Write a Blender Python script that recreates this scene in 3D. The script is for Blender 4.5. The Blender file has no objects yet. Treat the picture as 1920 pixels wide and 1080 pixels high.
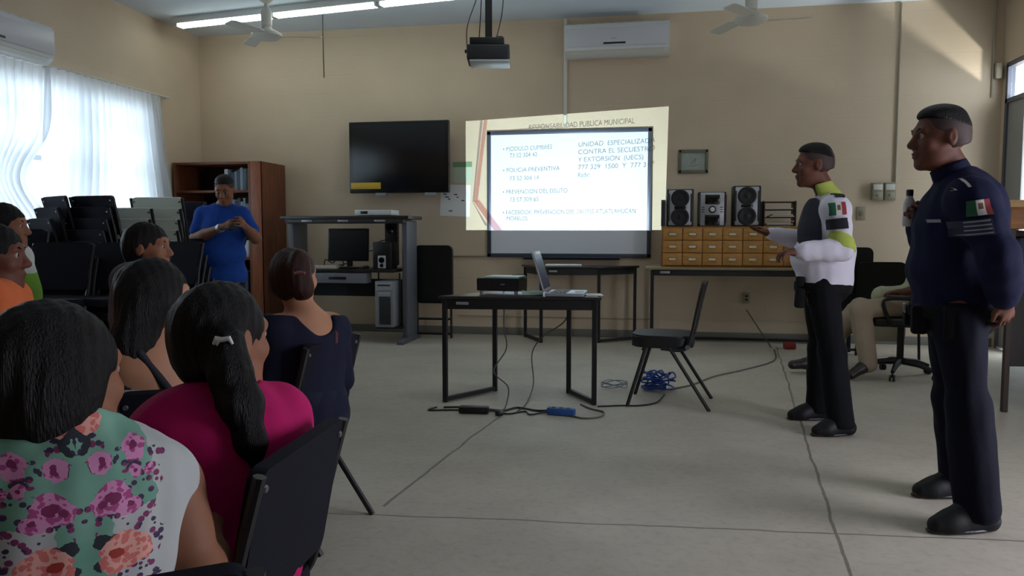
import bpy, bmesh, math, random
import numpy as np
from mathutils import Vector, Matrix
from mathutils.bvhtree import BVHTree

random.seed(5)
SC = bpy.context.scene
COL = SC.collection
PI = math.pi
def R(d): return math.radians(d)

# ---------------------------------------------------------------- camera
cam_d = bpy.data.cameras.new('camera')
cam_d.sensor_width = 36.0
cam_d.lens = 36.0 * 1450.0 / 1920.0
cam_d.clip_start = 0.05
cam = bpy.data.objects.new('camera', cam_d)
COL.objects.link(cam)
cam.location = (0, 0, 1.21)
cam.rotation_euler = (R(90 - 4.142), 0, R(10.5))
SC.camera = cam
SC.view_settings.view_transform = 'Standard'
SC.view_settings.look = 'None'
SC.view_settings.exposure = 0.06
SC.view_settings.gamma = 1.0
SC.cycles.use_denoising = True
SC.cycles.max_bounces = 8
SC.cycles.transparent_max_bounces = 16
SC.cycles.sample_clamp_indirect = 4.0

# ---------------------------------------------------------------- world and daylight
world = bpy.data.worlds.new('world'); SC.world = world
world.use_nodes = True
bgn = world.node_tree.nodes['Background']
bgn.inputs[0].default_value = (0.82, 0.90, 1.0, 1)
bgn.inputs[1].default_value = 3.2

def area(name, loc, rot, sx, sy, power, col):
    l = bpy.data.lights.new(name, 'AREA'); l.shape = 'RECTANGLE'
    l.size = sx; l.size_y = sy; l.energy = power; l.color = col
    o = bpy.data.objects.new(name, l); COL.objects.link(o)
    o.location = loc; o.rotation_euler = rot
    return o
# sky light coming in through the openings
area('window_daylight', (-6.15, 6.2, 2.0), (0, R(-90), 0), 1.7, 4.6, 105, (0.86, 0.93, 1.0))
area('doorway_daylight', (4.1, 2.6, 1.3), (0, R(90), 0), 2.2, 1.9, 120, (0.84, 0.84, 1.0))
area('transom_daylight', (3.95, 7.9, 1.75), (0, R(90), 0), 2.3, 1.9, 75, (0.95, 0.95, 1.0))
# sun thrown up off the bright yard outside the transom window
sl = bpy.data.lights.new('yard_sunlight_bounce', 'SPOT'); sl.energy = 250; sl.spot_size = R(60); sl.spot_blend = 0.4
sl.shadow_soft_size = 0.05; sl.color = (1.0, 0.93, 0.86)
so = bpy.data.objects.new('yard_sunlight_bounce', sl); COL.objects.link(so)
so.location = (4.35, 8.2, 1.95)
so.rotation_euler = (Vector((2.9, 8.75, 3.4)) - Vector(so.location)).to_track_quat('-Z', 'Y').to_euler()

# ---------------------------------------------------------------- materials
def lin(c): return tuple((x / 12.92 if x <= .04045 else ((x + .055) / 1.055) ** 2.4) for x in c)
def hexc(h): return lin(tuple(int(h[i:i + 2], 16) / 255 for i in (0, 2, 4)))
MATS = {}
def mat(name, h, rough=0.6, metal=0.0, var=0.0, scale=8.0, bump=0.0, bscale=60.0, emit=None, estr=0, spec=0.5, coat=0, stretch=None, sheen=0):
    if name in MATS: return MATS[name]
    m = bpy.data.materials.new(name); m.use_nodes = True
    nt = m.node_tree; b = nt.nodes['Principled BSDF']
    c = hexc(h)
    b.inputs['Base Color'].default_value = (*c, 1)
    b.inputs['Roughness'].default_value = rough
    b.inputs['Metallic'].default_value = metal
    b.inputs['Specular IOR Level'].default_value = spec
    b.inputs['Coat Weight'].default_value = coat
    b.inputs['Sheen Weight'].default_value = sheen
    tc = nt.nodes.new('ShaderNodeTexCoord')
    src = tc.outputs['Object']
    if stretch:
        mp = nt.nodes.new('ShaderNodeMapping'); mp.inputs['Scale'].default_value = stretch
        nt.links.new(src, mp.inputs[0]); src = mp.outputs[0]
    if var > 0:
        n = nt.nodes.new('ShaderNodeTexNoise'); n.inputs['Scale'].default_value = scale; n.inputs['Detail'].default_value = 5
        nt.links.new(src, n.inputs['Vector'])
        r = nt.nodes.new('ShaderNodeValToRGB')
        r.color_ramp.elements[0].position = .3; r.color_ramp.elements[1].position = .7
        r.color_ramp.elements[0].color = (*[x * (1 - var) for x in c], 1)
        r.color_ramp.elements[1].color = (*[min(1, x * (1 + var)) for x in c], 1)
        nt.links.new(n.outputs['Fac'], r.inputs[0]); nt.links.new(r.outputs[0], b.inputs['Base Color'])
    if bump > 0:
        n2 = nt.nodes.new('ShaderNodeTexNoise'); n2.inputs['Scale'].default_value = bscale; n2.inputs['Detail'].default_value = 4
        nt.links.new(src, n2.inputs['Vector'])
        bp = nt.nodes.new('ShaderNodeBump'); bp.inputs['Strength'].default_value = bump; bp.inputs['Distance'].default_value = .01
        nt.links.new(n2.outputs['Fac'], bp.inputs['Height']); nt.links.new(bp.outputs[0], b.inputs['Normal'])
    if emit:
        b.inputs['Emission Color'].default_value = (*hexc(emit), 1); b.inputs['Emission Strength'].default_value = estr
    MATS[name] = m
    return m

def wall_mat(name, h):
    m = mat(name, h, rough=.72, var=.06, scale=1.3, bump=.12, bscale=35)
    nt = m.node_tree; b = nt.nodes['Principled BSDF']
    # painted block joints, barely raised
    tc = [n for n in nt.nodes if n.type == 'TEX_COORD'][0]
    sep = nt.nodes.new('ShaderNodeSeparateXYZ'); nt.links.new(tc.outputs['Object'], sep.inputs[0])
    w = nt.nodes.new('ShaderNodeMath'); w.operation = 'PINGPONG'; w.inputs[1].default_value = .11
    nt.links.new(sep.outputs[2], w.inputs[0])
    mr = nt.nodes.new('ShaderNodeMapRange'); mr.inputs[1].default_value = 0; mr.inputs[2].default_value = .006
    nt.links.new(w.outputs[0], mr.inputs[0])
    bp = nt.nodes.new('ShaderNodeBump'); bp.inputs['Strength'].default_value = .22; bp.inputs['Distance'].default_value = .004
    nt.links.new(mr.outputs[0], bp.inputs['Height'])
    old = [n for n in nt.nodes if n.type == 'BUMP' and n is not bp][0]
    nt.links.new(old.outputs[0], bp.inputs['Normal']); nt.links.new(bp.outputs[0], b.inputs['Normal'])
    return m
M_wall = wall_mat('cream_wall_paint', 'cab69c')
M_ceil = mat('ceiling_paint', 'd9e4ee', rough=.8, var=.04, scale=1.0, bump=.08, bscale=20)
M_blacksteel = mat('black_steel', '121214', rough=.45)
M_chairfab = mat('dark_navy_fabric', '0f0f1b', rough=.9, bump=.15, bscale=300, spec=.25)
M_blackpl = mat('black_plastic', '0e0e10', rough=.4)
M_blackgl = mat('black_gloss', '08090b', rough=.12)
M_greypl = mat('grey_plastic', '8b8d92', rough=.5)
M_white = mat('white_plastic', 'd9dad8', rough=.45)
M_offwhite = mat('offwhite_plastic', 'cfccc0', rough=.5)
M_silver = mat('silver_plastic', 'a6a8ad', rough=.35, metal=.5)
M_steel = mat('brushed_steel', '8a8c90', rough=.35, metal=.9)
M_deskgrey = mat('grey_laminate', '62646c', rough=.5, var=.05, scale=20)
M_desktop = mat('dark_laminate_top', '2a2523', rough=.35, var=.1, scale=10)
M_tabletop = mat('dark_table_top', '2b2826', rough=.3, var=.1, scale=12)
M_wood = mat('dark_red_wood', '6b3a22', rough=.5, var=.3, scale=6, stretch=(6, 6, .8))
M_oak = mat('honey_wood', 'b5803c', rough=.5, var=.22, scale=5, stretch=(2, 2, 10))
M_oakedge = mat('honey_wood_edge', '94652c', rough=.5, var=.2, scale=6)
M_brass = mat('brass', 'b59a58', rough=.3, metal=.8)
M_paper = mat('paper', 'dcdcd6', rough=.8)
M_glass = None

def glass_mat():
    m = bpy.data.materials.new('window_glass'); m.use_nodes = True
    nt = m.node_tree; nt.nodes.clear()
    out = nt.nodes.new('ShaderNodeOutputMaterial'); t = nt.nodes.new('ShaderNodeBsdfTransparent'); g = nt.nodes.new('ShaderNodeBsdfGlossy')
    t.inputs[0].default_value = (.9, .95, .97, 1); g.inputs['Roughness'].default_value = .03
    mx = nt.nodes.new('ShaderNodeMixShader'); mx.inputs[0].default_value = .07
    nt.links.new(t.outputs[0], mx.inputs[1]); nt.links.new(g.outputs[0], mx.inputs[2]); nt.links.new(mx.outputs[0], out.inputs[0])
    return m
M_glass = glass_mat()

def cloth_mat(name, h, trans):
    m = bpy.data.materials.new(name); m.use_nodes = True
    nt = m.node_tree; nt.nodes.clear()
    out = nt.nodes.new('ShaderNodeOutputMaterial'); d = nt.nodes.new('ShaderNodeBsdfDiffuse'); t = nt.nodes.new('ShaderNodeBsdfTranslucent')
    tr = nt.nodes.new('ShaderNodeBsdfTransparent')
    d.inputs[0].default_value = (*hexc(h), 1); t.inputs[0].default_value = (*hexc(h), 1)
    mx = nt.nodes.new('ShaderNodeMixShader'); mx.inputs[0].default_value = trans
    nt.links.new(d.outputs[0], mx.inputs[1]); nt.links.new(t.outputs[0], mx.inputs[2])
    m2 = nt.nodes.new('ShaderNodeMixShader'); m2.inputs[0].default_value = .03
    nt.links.new(mx.outputs[0], m2.inputs[1]); nt.links.new(tr.outputs[0], m2.inputs[2])
    nt.links.new(m2.outputs[0], out.inputs[0])
    return m
M_curtain = cloth_mat('sheer_white_cloth', 'e8ebee', .5)

# ---------------------------------------------------------------- mesh helpers
def rot(rx=0, ry=0, rz=0):
    return (Matrix.Rotation(R(rz), 3, 'Z') @ Matrix.Rotation(R(ry), 3, 'Y') @ Matrix.Rotation(R(rx), 3, 'X'))
def box(bm, c, s, M=None, bev=0.0, seg=2):
    """box centred at c, full size s"""
    g = bmesh.ops.create_cube(bm, size=1.0)
    vs = g['verts']
    for v in vs: v.co = Vector((v.co.x * s[0], v.co.y * s[1], v.co.z * s[2]))
    if bev > 0:
        es = list({e for v in vs for e in v.link_edges})
        r = bmesh.ops.bevel(bm, geom=es, offset=min(bev, min(s) * .49), segments=seg, affect='EDGES', profile=.5)
        vs = list({v for f in r['faces'] for v in f.verts} | {v for v in vs if v.is_valid})
    c = Vector(c)
    for v in vs:
        v.co = (M @ v.co if M else v.co) + c
    return bm
def frames(pts, closed=False):
    n = len(pts); out = []
    up = None
    for i in range(n):
        if closed: t = pts[(i + 1) % n] - pts[i - 1]
        else: t = pts[min(i + 1, n - 1)] - pts[max(i - 1, 0)]
        if t.length < 1e-9: t = Vector((0, 0, 1))
        t.normalize()
        if up is None:
            a = Vector((0, 0, 1)) if abs(t.z) < .9 else Vector((1, 0, 0))
            u = t.cross(a).normalized()
        else:
            u = (up - t * up.dot(t))
            u = u.normalized() if u.length > 1e-6 else t.orthogonal().normalized()
        up = u
        out.append((t, u, t.cross(u)))
    return out
def tube(bm, pts, r, seg=8, closed=False, caps=True, flat=1.0):
    pts = [Vector(p) for p in pts]
    fr = frames(pts, closed)
    rr = r if hasattr(r, '__len__') else [r] * len(pts)
    rings = []
    for p, (t, u, w), q in zip(pts, fr, rr):
        rings.append([bm.verts.new(p + u * math.cos(2 * PI * k / seg) * q + w * math.sin(2 * PI * k / seg) * q * flat) for k in range(seg)])
    n = len(rings)
    for i in range(n if closed else n - 1):
        a, b = rings[i], rings[(i + 1) % n]
        for k in range(seg):
            bm.faces.new((a[k], a[(k + 1) % seg], b[(k + 1) % seg], b[k]))
    if caps and not closed:
        bm.faces.new(rings[0][::-1]); bm.faces.new(rings[-1])
    return bm
def square_tube(bm, p0, p1, w, d=None):
    """square-section bar from p0 to p1"""
    p0 = Vector(p0); p1 = Vector(p1); d = d or w
    t = (p1 - p0).normalized()
    a = Vector((0, 0, 1)) if abs(t.z) < .9 else Vector((1, 0, 0))
    u = t.cross(a).normalized() if abs(t.z) < .9 else Vector((1, 0, 0))
    v = t.cross(u).normalized()
    M = Matrix((u, v, t)).transposed()
    box(bm, (p0 + p1) / 2, (w, d, (p1 - p0).length), M, bev=.002, seg=1)
def lathe(bm, prof, c=(0, 0, 0), seg=24, M=None):
    c = Vector(c); rings = []
    for r, z in prof:
        ring = []
        for k in range(seg):
            v = Vector((r * math.cos(2 * PI * k / seg), r * math.sin(2 * PI * k / seg), z))
            ring.append(bm.verts.new((M @ v if M else v) + c))
        rings.append(ring)
    for a, b in zip(rings[:-1], rings[1:]):
        for k in range(seg):
            bm.faces.new((a[k], a[(k + 1) % seg], b[(k + 1) % seg], b[k]))
    bm.faces.new(rings[0][::-1]); bm.faces.new(rings[-1])
def prism(bm, poly, z0, z1, M=None, c=(0, 0, 0)):
    c = Vector(c)
    f = lambda x, y, z: (M @ Vector((x, y, z)) if M else Vector((x, y, z))) + c
    lo = [bm.verts.new(f(x, y, z0)) for x, y in poly]; hi = [bm.verts.new(f(x, y, z1)) for x, y in poly]
    n = len(poly)
    bm.faces.new(lo[::-1]); bm.faces.new(hi)
    for i in range(n): bm.faces.new((lo[i], lo[(i + 1) % n], hi[(i + 1) % n], hi[i]))
def rrect(w, h, r, seg=5):
    pts = []
    for cx, cy, a0 in ((w / 2 - r, h / 2 - r, 0), (-w / 2 + r, h / 2 - r, 90), (-w / 2 + r, -h / 2 + r, 180), (w / 2 - r, -h / 2 + r, 270)):
        for k in range(seg + 1):
            a = R(a0 + 90 * k / seg); pts.append((cx + r * math.cos(a), cy + r * math.sin(a)))
    return pts
def smooth_path(pts, n=8):
    """Catmull-Rom through pts"""
    P = [Vector(p) for p in pts]; out = []
    for i in range(len(P) - 1):
        p0 = P[max(i - 1, 0)]; p1 = P[i]; p2 = P[i + 1]; p3 = P[min(i + 2, len(P) - 1)]
        for k in range(n):
            t = k / n
            out.append(.5 * ((2 * p1) + (p2 - p0) * t + (2 * p0 - 5 * p1 + 4 * p2 - p3) * t * t + (3 * p1 - p0 - 3 * p2 + p3) * t ** 3))
    out.append(P[-1]); return out

def obj(name, bm, m, parent=None, loc=(0, 0, 0), rz=0, smooth=True, angle=40):
    if isinstance(bm, bpy.types.Mesh): me = bm
    else:
        bmesh.ops.recalc_face_normals(bm, faces=bm.faces)
        me = bpy.data.meshes.new(name); bm.to_mesh(me); bm.free()
    for mm in (m if isinstance(m, (list, tuple)) else [m]):
        me.materials.append(mm)
    if smooth:
        me.polygons.foreach_set('use_smooth', [True] * len(me.polygons))
        try: me.set_sharp_from_angle(angle=R(angle))
        except Exception: pass
    o = bpy.data.objects.new(name, me); COL.objects.link(o)
    o.location = loc; o.rotation_euler = (0, 0, R(rz))
    if parent: o.parent = parent
    return o
def N(): return bmesh.new()
def tag(o, label, cat, group=None, kind=None):
    o['label'] = label; o['category'] = cat
    if group: o['group'] = group
    if kind: o['kind'] = kind
    return o
def thing(name, label, cat, loc=(0, 0, 0), rz=0, group=None):
    o = bpy.data.objects.new(name, None); COL.objects.link(o); o.empty_display_size = .1
    o.location = loc; o.rotation_euler = (0, 0, R(rz))
    return tag(o, label, cat, group)
def struct(name, bm, m, **k):
    o = obj(name, bm, m, **k)
    if not o.parent: o['kind'] = 'structure'
    return o
def dup(root, loc, rz, label, group=None, rx=0, ry=0):
    r = root.copy(); COL.objects.link(r); r.location = loc; r.rotation_euler = (R(rx), R(ry), R(rz)); r['label'] = label
    if group: r['group'] = group
    for ch in list(root.children):
        c = ch.copy(); COL.objects.link(c); c.parent = r
        for g in list(ch.children):
            d = g.copy(); COL.objects.link(d); d.parent = c
    return r
def relief_text(body, size, depth=.0006, align='LEFT'):
    cu = bpy.data.curves.new('lettering', 'FONT'); cu.body = body; cu.size = size; cu.extrude = depth; cu.align_x = align
    o = bpy.data.objects.new('lettering', cu); COL.objects.link(o)
    bpy.context.view_layer.update()
    me = bpy.data.meshes.new_from_object(o.evaluated_get(bpy.context.evaluated_depsgraph_get()))
    bpy.data.objects.remove(o); bpy.data.curves.remove(cu)
    return me

# ---------------------------------------------------------------- room shell
XL, XR, YB, YF, ZC, T = -5.6, 3.5, 8.9, -2.6, 3.62, .15
bm = N(); box(bm, ((XL + XR) / 2, YB + T / 2, ZC / 2), (XR - XL + 2 * T, T, ZC)); struct('wall_back', bm, M_wall)
bm = N(); box(bm, ((XL + XR) / 2, YF - T / 2, ZC / 2), (XR - XL + 2 * T, T, ZC)); struct('wall_front', bm, M_wall)
def wall_with_holes(name, x, side, holes):
    """wall in the YZ plane; holes = (y0, y1, z0, z1), sorted by y"""
    bm = N(); cx = x + side * T / 2; y = YF
    for (a, b, z0, z1) in holes:
        if a > y: box(bm, (cx, (y + a) / 2, ZC / 2), (T, a - y, ZC))
        if z0 > 0: box(bm, (cx, (a + b) / 2, z0 / 2), (T, b - a, z0))
        if z1 < ZC: box(bm, (cx, (a + b) / 2, (z1 + ZC) / 2), (T, b - a, ZC - z1))
        y = b
    if YB > y: box(bm, (cx, (y + YB) / 2, ZC / 2), (T, YB - y, ZC))
    return struct(name, bm, M_wall)
wall_with_holes('wall_left', XL, -1, [(4.0, 7.85, 1.1, 2.62)])
wall_with_holes('wall_right', XR, 1, [(1.75, 3.45, 0, 2.15), (7.0, 8.82, 0, 2.93)])
bm = N(); box(bm, ((XL + XR) / 2, (YB + YF) / 2, ZC + T / 2), (XR - XL + 2 * T, YB - YF + 2 * T, T)); struct('ceiling', bm, M_ceil)

# floor: poured concrete slabs with joints
def floor_mat():
    m = mat('concrete_floor', '8d8a83', rough=.55, bump=.1, bscale=40, spec=.35)
    nt = m.node_tree; b = nt.nodes['Principled BSDF']; L = nt.links
    tc = [n for n in nt.nodes if n.type == 'TEX_COORD'][0]
    n1 = nt.nodes.new('ShaderNodeTexNoise'); n1.inputs['Scale'].default_value = 1.1; n1.inputs['Detail'].default_value = 8; n1.inputs['Roughness'].default_value = .65
    L.new(tc.outputs['Object'], n1.inputs['Vector'])
    r = nt.nodes.new('ShaderNodeValToRGB'); r.color_ramp.elements[0].position = .3; r.color_ramp.elements[1].position = .72
    r.color_ramp.elements[0].color = (*hexc('a89f90'), 1); r.color_ramp.elements[1].color = (*hexc('c5bcac'), 1)
    L.new(n1.outputs['Fac'], r.inputs[0])
    n2 = nt.nodes.new('ShaderNodeTexNoise'); n2.inputs['Scale'].default_value = 26; n2.inputs['Detail'].default_value = 6
    L.new(tc.outputs['Object'], n2.inputs['Vector'])
    r2 = nt.nodes.new('ShaderNodeValToRGB'); r2.color_ramp.elements[0].position = .28; r2.color_ramp.elements[1].position = .5
    r2.color_ramp.elements[0].color = (.72, .71, .69, 1); r2.color_ramp.elements[1].color = (1, 1, 1, 1)
    L.new(n2.outputs['Fac'], r2.inputs[0])
    mx = nt.nodes.new('ShaderNodeMix'); mx.data_type = 'RGBA'; mx.blend_type = 'MULTIPLY'; mx.inputs[0].default_value = .45
    L.new(r.outputs[0], mx.inputs[6]); L.new(r2.outputs[0], mx.inputs[7])
    # dark joints of the slabs, slightly crooked, plus one diagonal crack
    n3 = nt.nodes.new('ShaderNodeTexNoise'); n3.inputs['Scale'].default_value = 2.6; n3.inputs['Detail'].default_value = 6
    L.new(tc.outputs['Object'], n3.inputs['Vector'])
    mp = nt.nodes.new('ShaderNodeVectorMath'); mp.operation = 'SCALE'; mp.inputs[3].default_value = .05
    L.new(n3.outputs['Color'], mp.inputs[0])
    ad = nt.nodes.new('ShaderNodeVectorMath'); ad.operation = 'ADD'; L.new(tc.outputs['Object'], ad.inputs[0]); L.new(mp.outputs[0], ad.inputs[1])
    prev = None
    # lines a*x + b*y = c (world metres)
    for (x0, y0, x1, y1, wd) in ((.73, 3.22, 1.27, 8.49, .007), (-1.15, 3.08, .73, 3.22, .006), (.73, 3.22, 3.3, 3.42, .006), (.73, 3.22, .35, -.2, .007),
                                 (-1.17, 3.18, -.98, 5.1, .008), (-1.15, 3.08, -5.6, 2.75, .006)):
        dx, dy = x1 - x0, y1 - y0; l = math.hypot(dx, dy); nx, ny = -dy / l, dx / l; tx, ty = dx / l, dy / l
        off = .025
        def dotn(ax, ay, c):
            s = nt.nodes.new('ShaderNodeVectorMath'); s.operation = 'DOT_PRODUCT'; s.inputs[1].default_value = (ax, ay, 0)
            L.new(ad.outputs[0], s.inputs[0])
            q = nt.nodes.new('ShaderNodeMath'); q.operation = 'SUBTRACT'; q.inputs[1].default_value = c; L.new(s.outputs['Value'], q.inputs[0])
            return q
        q = dotn(nx, ny, nx * (x0 + off) + ny * (y0 + off))
        a = nt.nodes.new('ShaderNodeMath'); a.operation = 'ABSOLUTE'; L.new(q.outputs[0], a.inputs[0])
        g = nt.nodes.new('ShaderNodeMath'); g.operation = 'LESS_THAN'; g.inputs[1].default_value = wd; L.new(a.outputs[0], g.inputs[0])
        t = dotn(tx, ty, tx * (x0 + x1) / 2 + ty * (y0 + y1) / 2 + off * (tx + ty))
        ta = nt.nodes.new('ShaderNodeMath'); ta.operation = 'ABSOLUTE'; L.new(t.outputs[0], ta.inputs[0])
        tg = nt.nodes.new('ShaderNodeMath'); tg.operation = 'LESS_THAN'; tg.inputs[1].default_value = l / 2; L.new(ta.outputs[0], tg.inputs[0])
        mm = nt.nodes.new('ShaderNodeMath'); mm.operation = 'MULTIPLY'; L.new(g.outputs[0], mm.inputs[0]); L.new(tg.outputs[0], mm.inputs[1])
        if prev is None: prev = mm
        else:
            s = nt.nodes.new('ShaderNodeMath'); s.operation = 'MAXIMUM'; L.new(prev.outputs[0], s.inputs[0]); L.new(mm.outputs[0], s.inputs[1]); prev = s
    sc_ = nt.nodes.new('ShaderNodeMath'); sc_.operation = 'MULTIPLY'; sc_.inputs[1].default_value = .62; L.new(prev.outputs[0], sc_.inputs[0])
    m3 = nt.nodes.new('ShaderNodeMix'); m3.data_type = 'RGBA'; L.new(sc_.outputs[0], m3.inputs[0])
    L.new(mx.outputs[2], m3.inputs[6]); m3.inputs[7].default_value = (*hexc('3b3834'), 1)
    L.new(m3.outputs[2], b.inputs['Base Color'])
    return m
bm = N(); box(bm, ((XL + XR) / 2, (YB + YF) / 2, -T / 2), (XR - XL + 2 * T, YB - YF + 2 * T, T)); struct('floor', bm, floor_mat())
bm = N(); box(bm, ((XL + XR) / 2, YB - .006, .045), (XR - XL, .012, .09), bev=.003); struct('baseboard_back', bm, mat('grey_baseboard', '6f6b62', rough=.6))
bm = N(); box(bm, (XL + .006, 3.15, .045), (.012, 11.4, .09), bev=.003); struct('baseboard_left', bm, MATS['grey_baseboard'])
# yard outside, seen only through the openings
bm = N(); box(bm, (9.2, 4, -.2), (11, 26, .1)); box(bm, (-11.3, 4, -.2), (11, 26, .1)); struct('ground', bm, mat('yard_concrete', 'a8a49a', rough=.9, var=.1))

# window in the left wall
M_frame = mat('window_frame_white', 'b9bcc4', rough=.4)
w = N()
for z in (1.125, 1.9, 2.35, 2.595): box(w, (XL - .08, 5.925, z), (.05, 3.85, .05))
for y in (4.02, 4.96, 5.92, 6.88, 7.83): box(w, (XL - .08, y, 1.86), (.05, .05, 1.52))
win = struct('window_1', w, M_frame)
g = N(); box(g, (XL - .085, 5.925, 1.86), (.006, 3.8, 1.48)); obj('window_pane', g, M_glass, win)
s = N(); box(s, (XL - .02, 5.925, 1.085), (.2, 3.9, .03), bev=.005); obj('window_sill', s, M_white, win)

# door with transom in the right wall by the corner
M_doorframe = mat('grey_door_frame', '5b5d68', rough=.4, metal=.3)
M_doorleaf = mat('grey_door_leaf', '94938f', rough=.55)
d = N()
for y in (8.79, 8.0, 7.03): box(d, (XR + .03, y, 1.45), (.07, .05, 2.9))
for z in (2.9, 2.54): box(d, (XR + .03, 7.91, z), (.07, 1.8, .045))
dr = struct('door_1', d, M_doorframe)
for k, (a, b) in enumerate(((8.42, 8.77), (7.05, 7.98))):
    p = N(); box(p, (XR + .03, (a + b) / 2, 1.27), (.035, b - a, 2.5), bev=.004); obj('door_leaf', p, M_doorleaf, dr)
g = N(); box(g, (XR + .03, 7.91, 2.72), (.006, 1.7, .31)); obj('transom_pane', g, M_glass, dr)
g = N(); box(g, (XR + .03, 8.21, 1.27), (.006, .4, 2.5)); obj('side_pane', g, M_glass, dr)
h = N(); tube(h, [(XR - .03, 7.12, 1.0), (XR - .03, 7.26, 1.0)], .011); box(h, (XR, 7.12, 1.0), (.05, .04, .12)); obj('door_handle', h, M_steel, dr)
d = N()
for y in (1.77, 3.43): box(d, (XR + .03, y, 1.06), (.1, .05, 2.13))
box(d, (XR + .03, 2.6, 2.12), (.1, 1.7, .05)); struct('door_2', d, M_doorframe)

# ---------------------------------------------------------------- curtains
def curtain(label, y0, y1, yb0, yb1, ztop, zbot, nf, ph, bunch=0.0, lift=0.0):
    nx, nz = 220, 60; verts = []; faces = []
    for j in range(nz + 1):
        t = j / nz
        for i in range(nx + 1):
            s = i / nx
            pinch = math.exp(-((t - .62) / .2) ** 2) * bunch
            a = y0 + (y1 - y0) * s; b = yb0 + (yb1 - yb0) * s
            tt = t ** 1.15
            y = a + (b - a) * tt
            yc = (y0 + y1) / 2 + .0
            y = y + (yc - y) * pinch
            ang = 2 * PI * nf * (s + .018 * math.sin(7 * s + ph) + .006 * t * math.sin(23 * s))
            amp = (.016 + .028 * min(1, t * 1.8)) * (1 + .5 * math.sin(11 * s + ph * 2))
            if t < .05: amp = .02
            x = XL + .085 + amp * math.sin(ang) + .012 * math.sin(ang * 2.3 + ph) * (1 - t) + .03 * t * math.sin(5 * s + 3 * t)
            zz = ztop - (ztop - zbot - lift * s) * t
            verts.append((x, y, zz))
    for j in range(nz):
        for i in range(nx):
            k = j * (nx + 1) + i
            faces.append((k, k + 1, k + nx + 2, k + nx + 1))
    me = bpy.data.meshes.new('curtain'); me.from_pydata(verts, [], faces)
    o = obj('curtain', me, M_curtain, smooth=True, angle=180)
    tag(o, label, 'curtain', 'sheer white curtains')
    return o
curtain('sheer white curtain gathered and pinched over the left end of the window', 4.3, 6.35, 4.9, 6.3, 2.71, 1.05, 19, 1.0, bunch=.35)
curtain('wide sheer white curtain beside the corner, folds sweeping down to the right', 6.3, 7.98, 6.05, 8.22, 2.73, 1.15, 17, 2.3)
b = N(); tube(b, [(XL + .085, 3.8, 2.735), (XL + .085, 8.15, 2.745)], .012); 
for y in (3.9, 6.3, 8.1): box(b, (XL + .04, y, 2.74), (.09, .02, .03))
tag(obj('curtain_rod', b, M_offwhite), 'thin pale rod carrying the curtains above the window', 'curtain rod')
# ---------------------------------------------------------------- ceiling things
M_tube = mat('lit_tube', 'ffffff', emit='f2fff8', estr=9)
def batten(label, loc, rz):
    t = thing('fluorescent_light', label, 'ceiling light', loc, rz, 'fluorescent battens')
    b = N(); box(b, (0, 0, -.036), (3.9, .13, .07), bev=.008); obj('housing', b, M_white, t)
    for k in (-1, 0, 1):
        for dy in (-.035, .035):
            b = N(); tube(b, [(k * 1.28 - .6, dy, -.088), (k * 1.28 + .6, dy, -.088)], .016, seg=10); obj('tube', b, M_tube, t)
        for e in (-.62, .62):
            b = N(); box(b, (k * 1.28 + e, 0, -.085), (.025, .12, .045), bev=.004); obj('tube_holder', b, M_white, t)
batten('long lit fluorescent batten on the ceiling above the television', (-3.45, 7.83, 3.62), -8.5)
batten('added unseen fluorescent batten above the front table, brightening floor and back wall', (.7, 5.0, 3.62), 0)  # extra batten added out of view to lift the floor and lower back wall

def fan(loc, rz, label, drop):
    t = thing('ceiling_fan', label, 'ceiling fan', loc, rz, 'white ceiling fans')
    b = N(); lathe(b, [(.02, -.1), (.065, -.07), (.07, -.01), (.07, 0)]); obj('canopy', b, M_offwhite, t)
    b = N(); tube(b, [(0, 0, -.08), (0, 0, -drop + .2)], .02, seg=12); lathe(b, [(.035, -drop + .08), (.055, -drop + .1), (.055, -drop + .24), (.03, -drop + .29)]); obj('downrod', b, M_offwhite, t)
    b = N(); lathe(b, [(.03, -drop - .04), (.11, -drop - .03), (.15, -drop), (.15, -drop + .025), (.06, -drop + .07), (.045, -drop + .09)], seg=32); obj('motor', b, M_offwhite, t)
    for k in range(3):
        M = Matrix.Rotation(R(120 * k), 3, 'Z') @ Matrix.Rotation(R(9), 3, 'Y') if False else Matrix.Rotation(R(120 * k), 3, 'Z')
        b = N(); prism(b, [(-.025, .1), (.025, .1), (.06, .2), (.065, .5), (.05, .54), (-.05, .54), (-.065, .5), (-.06, .2)], -drop - .002, -drop + .004, M @ Matrix.Rotation(R(10), 3, 'Y'))
        obj('blade', b, M_offwhite, t)
    return t
fan((-3.92, 7.45, ZC), 40, 'white ceiling fan hanging in front of the fluorescent light', .42)
fan((.84, 7.58, ZC), 25, 'white ceiling fan on the right, between air conditioner and doorway', .46)

t = thing('ceiling_projector', 'black projector hanging from the ceiling on a dark pole', 'projector', (-1.225, 5.67, ZC), 10)
b = N(); square_tube(b, (0, 0, 0), (0, 0, -1.0), .05); box(b, (0, 0, -.01), (.16, .16, .02), bev=.004); obj('pole', b, M_blacksteel, t)
b = N(); box(b, (-.01, 0, -1.03), (.25, .2, .05), bev=.006); box(b, (.08, 0, -.995), (.05, .06, .03), bev=.005); box(b, (-.15, -.02, -1.09), (.05, .04, .02), bev=.004); obj('bracket', b, M_blacksteel, t)
b = N(); box(b, (0, 0, -1.115), (.31, .26, .11), bev=.014, seg=3); obj('body', b, mat('dark_grey_plastic', '26272b', rough=.45), t)
b = N(); box(b, (.01, .0, -1.176), (.29, .25, .016), bev=.005); obj('bottom_cover', b, mat('pale_grey_plastic', 'b9c2c2', rough=.3), t)
b = N(); lathe(b, [(.035, 0), (.035, .03), (.028, .03)], c=(.07, .13, -1.115), M=rot(-90)); obj('lens', b, M_blackgl, t)
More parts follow.
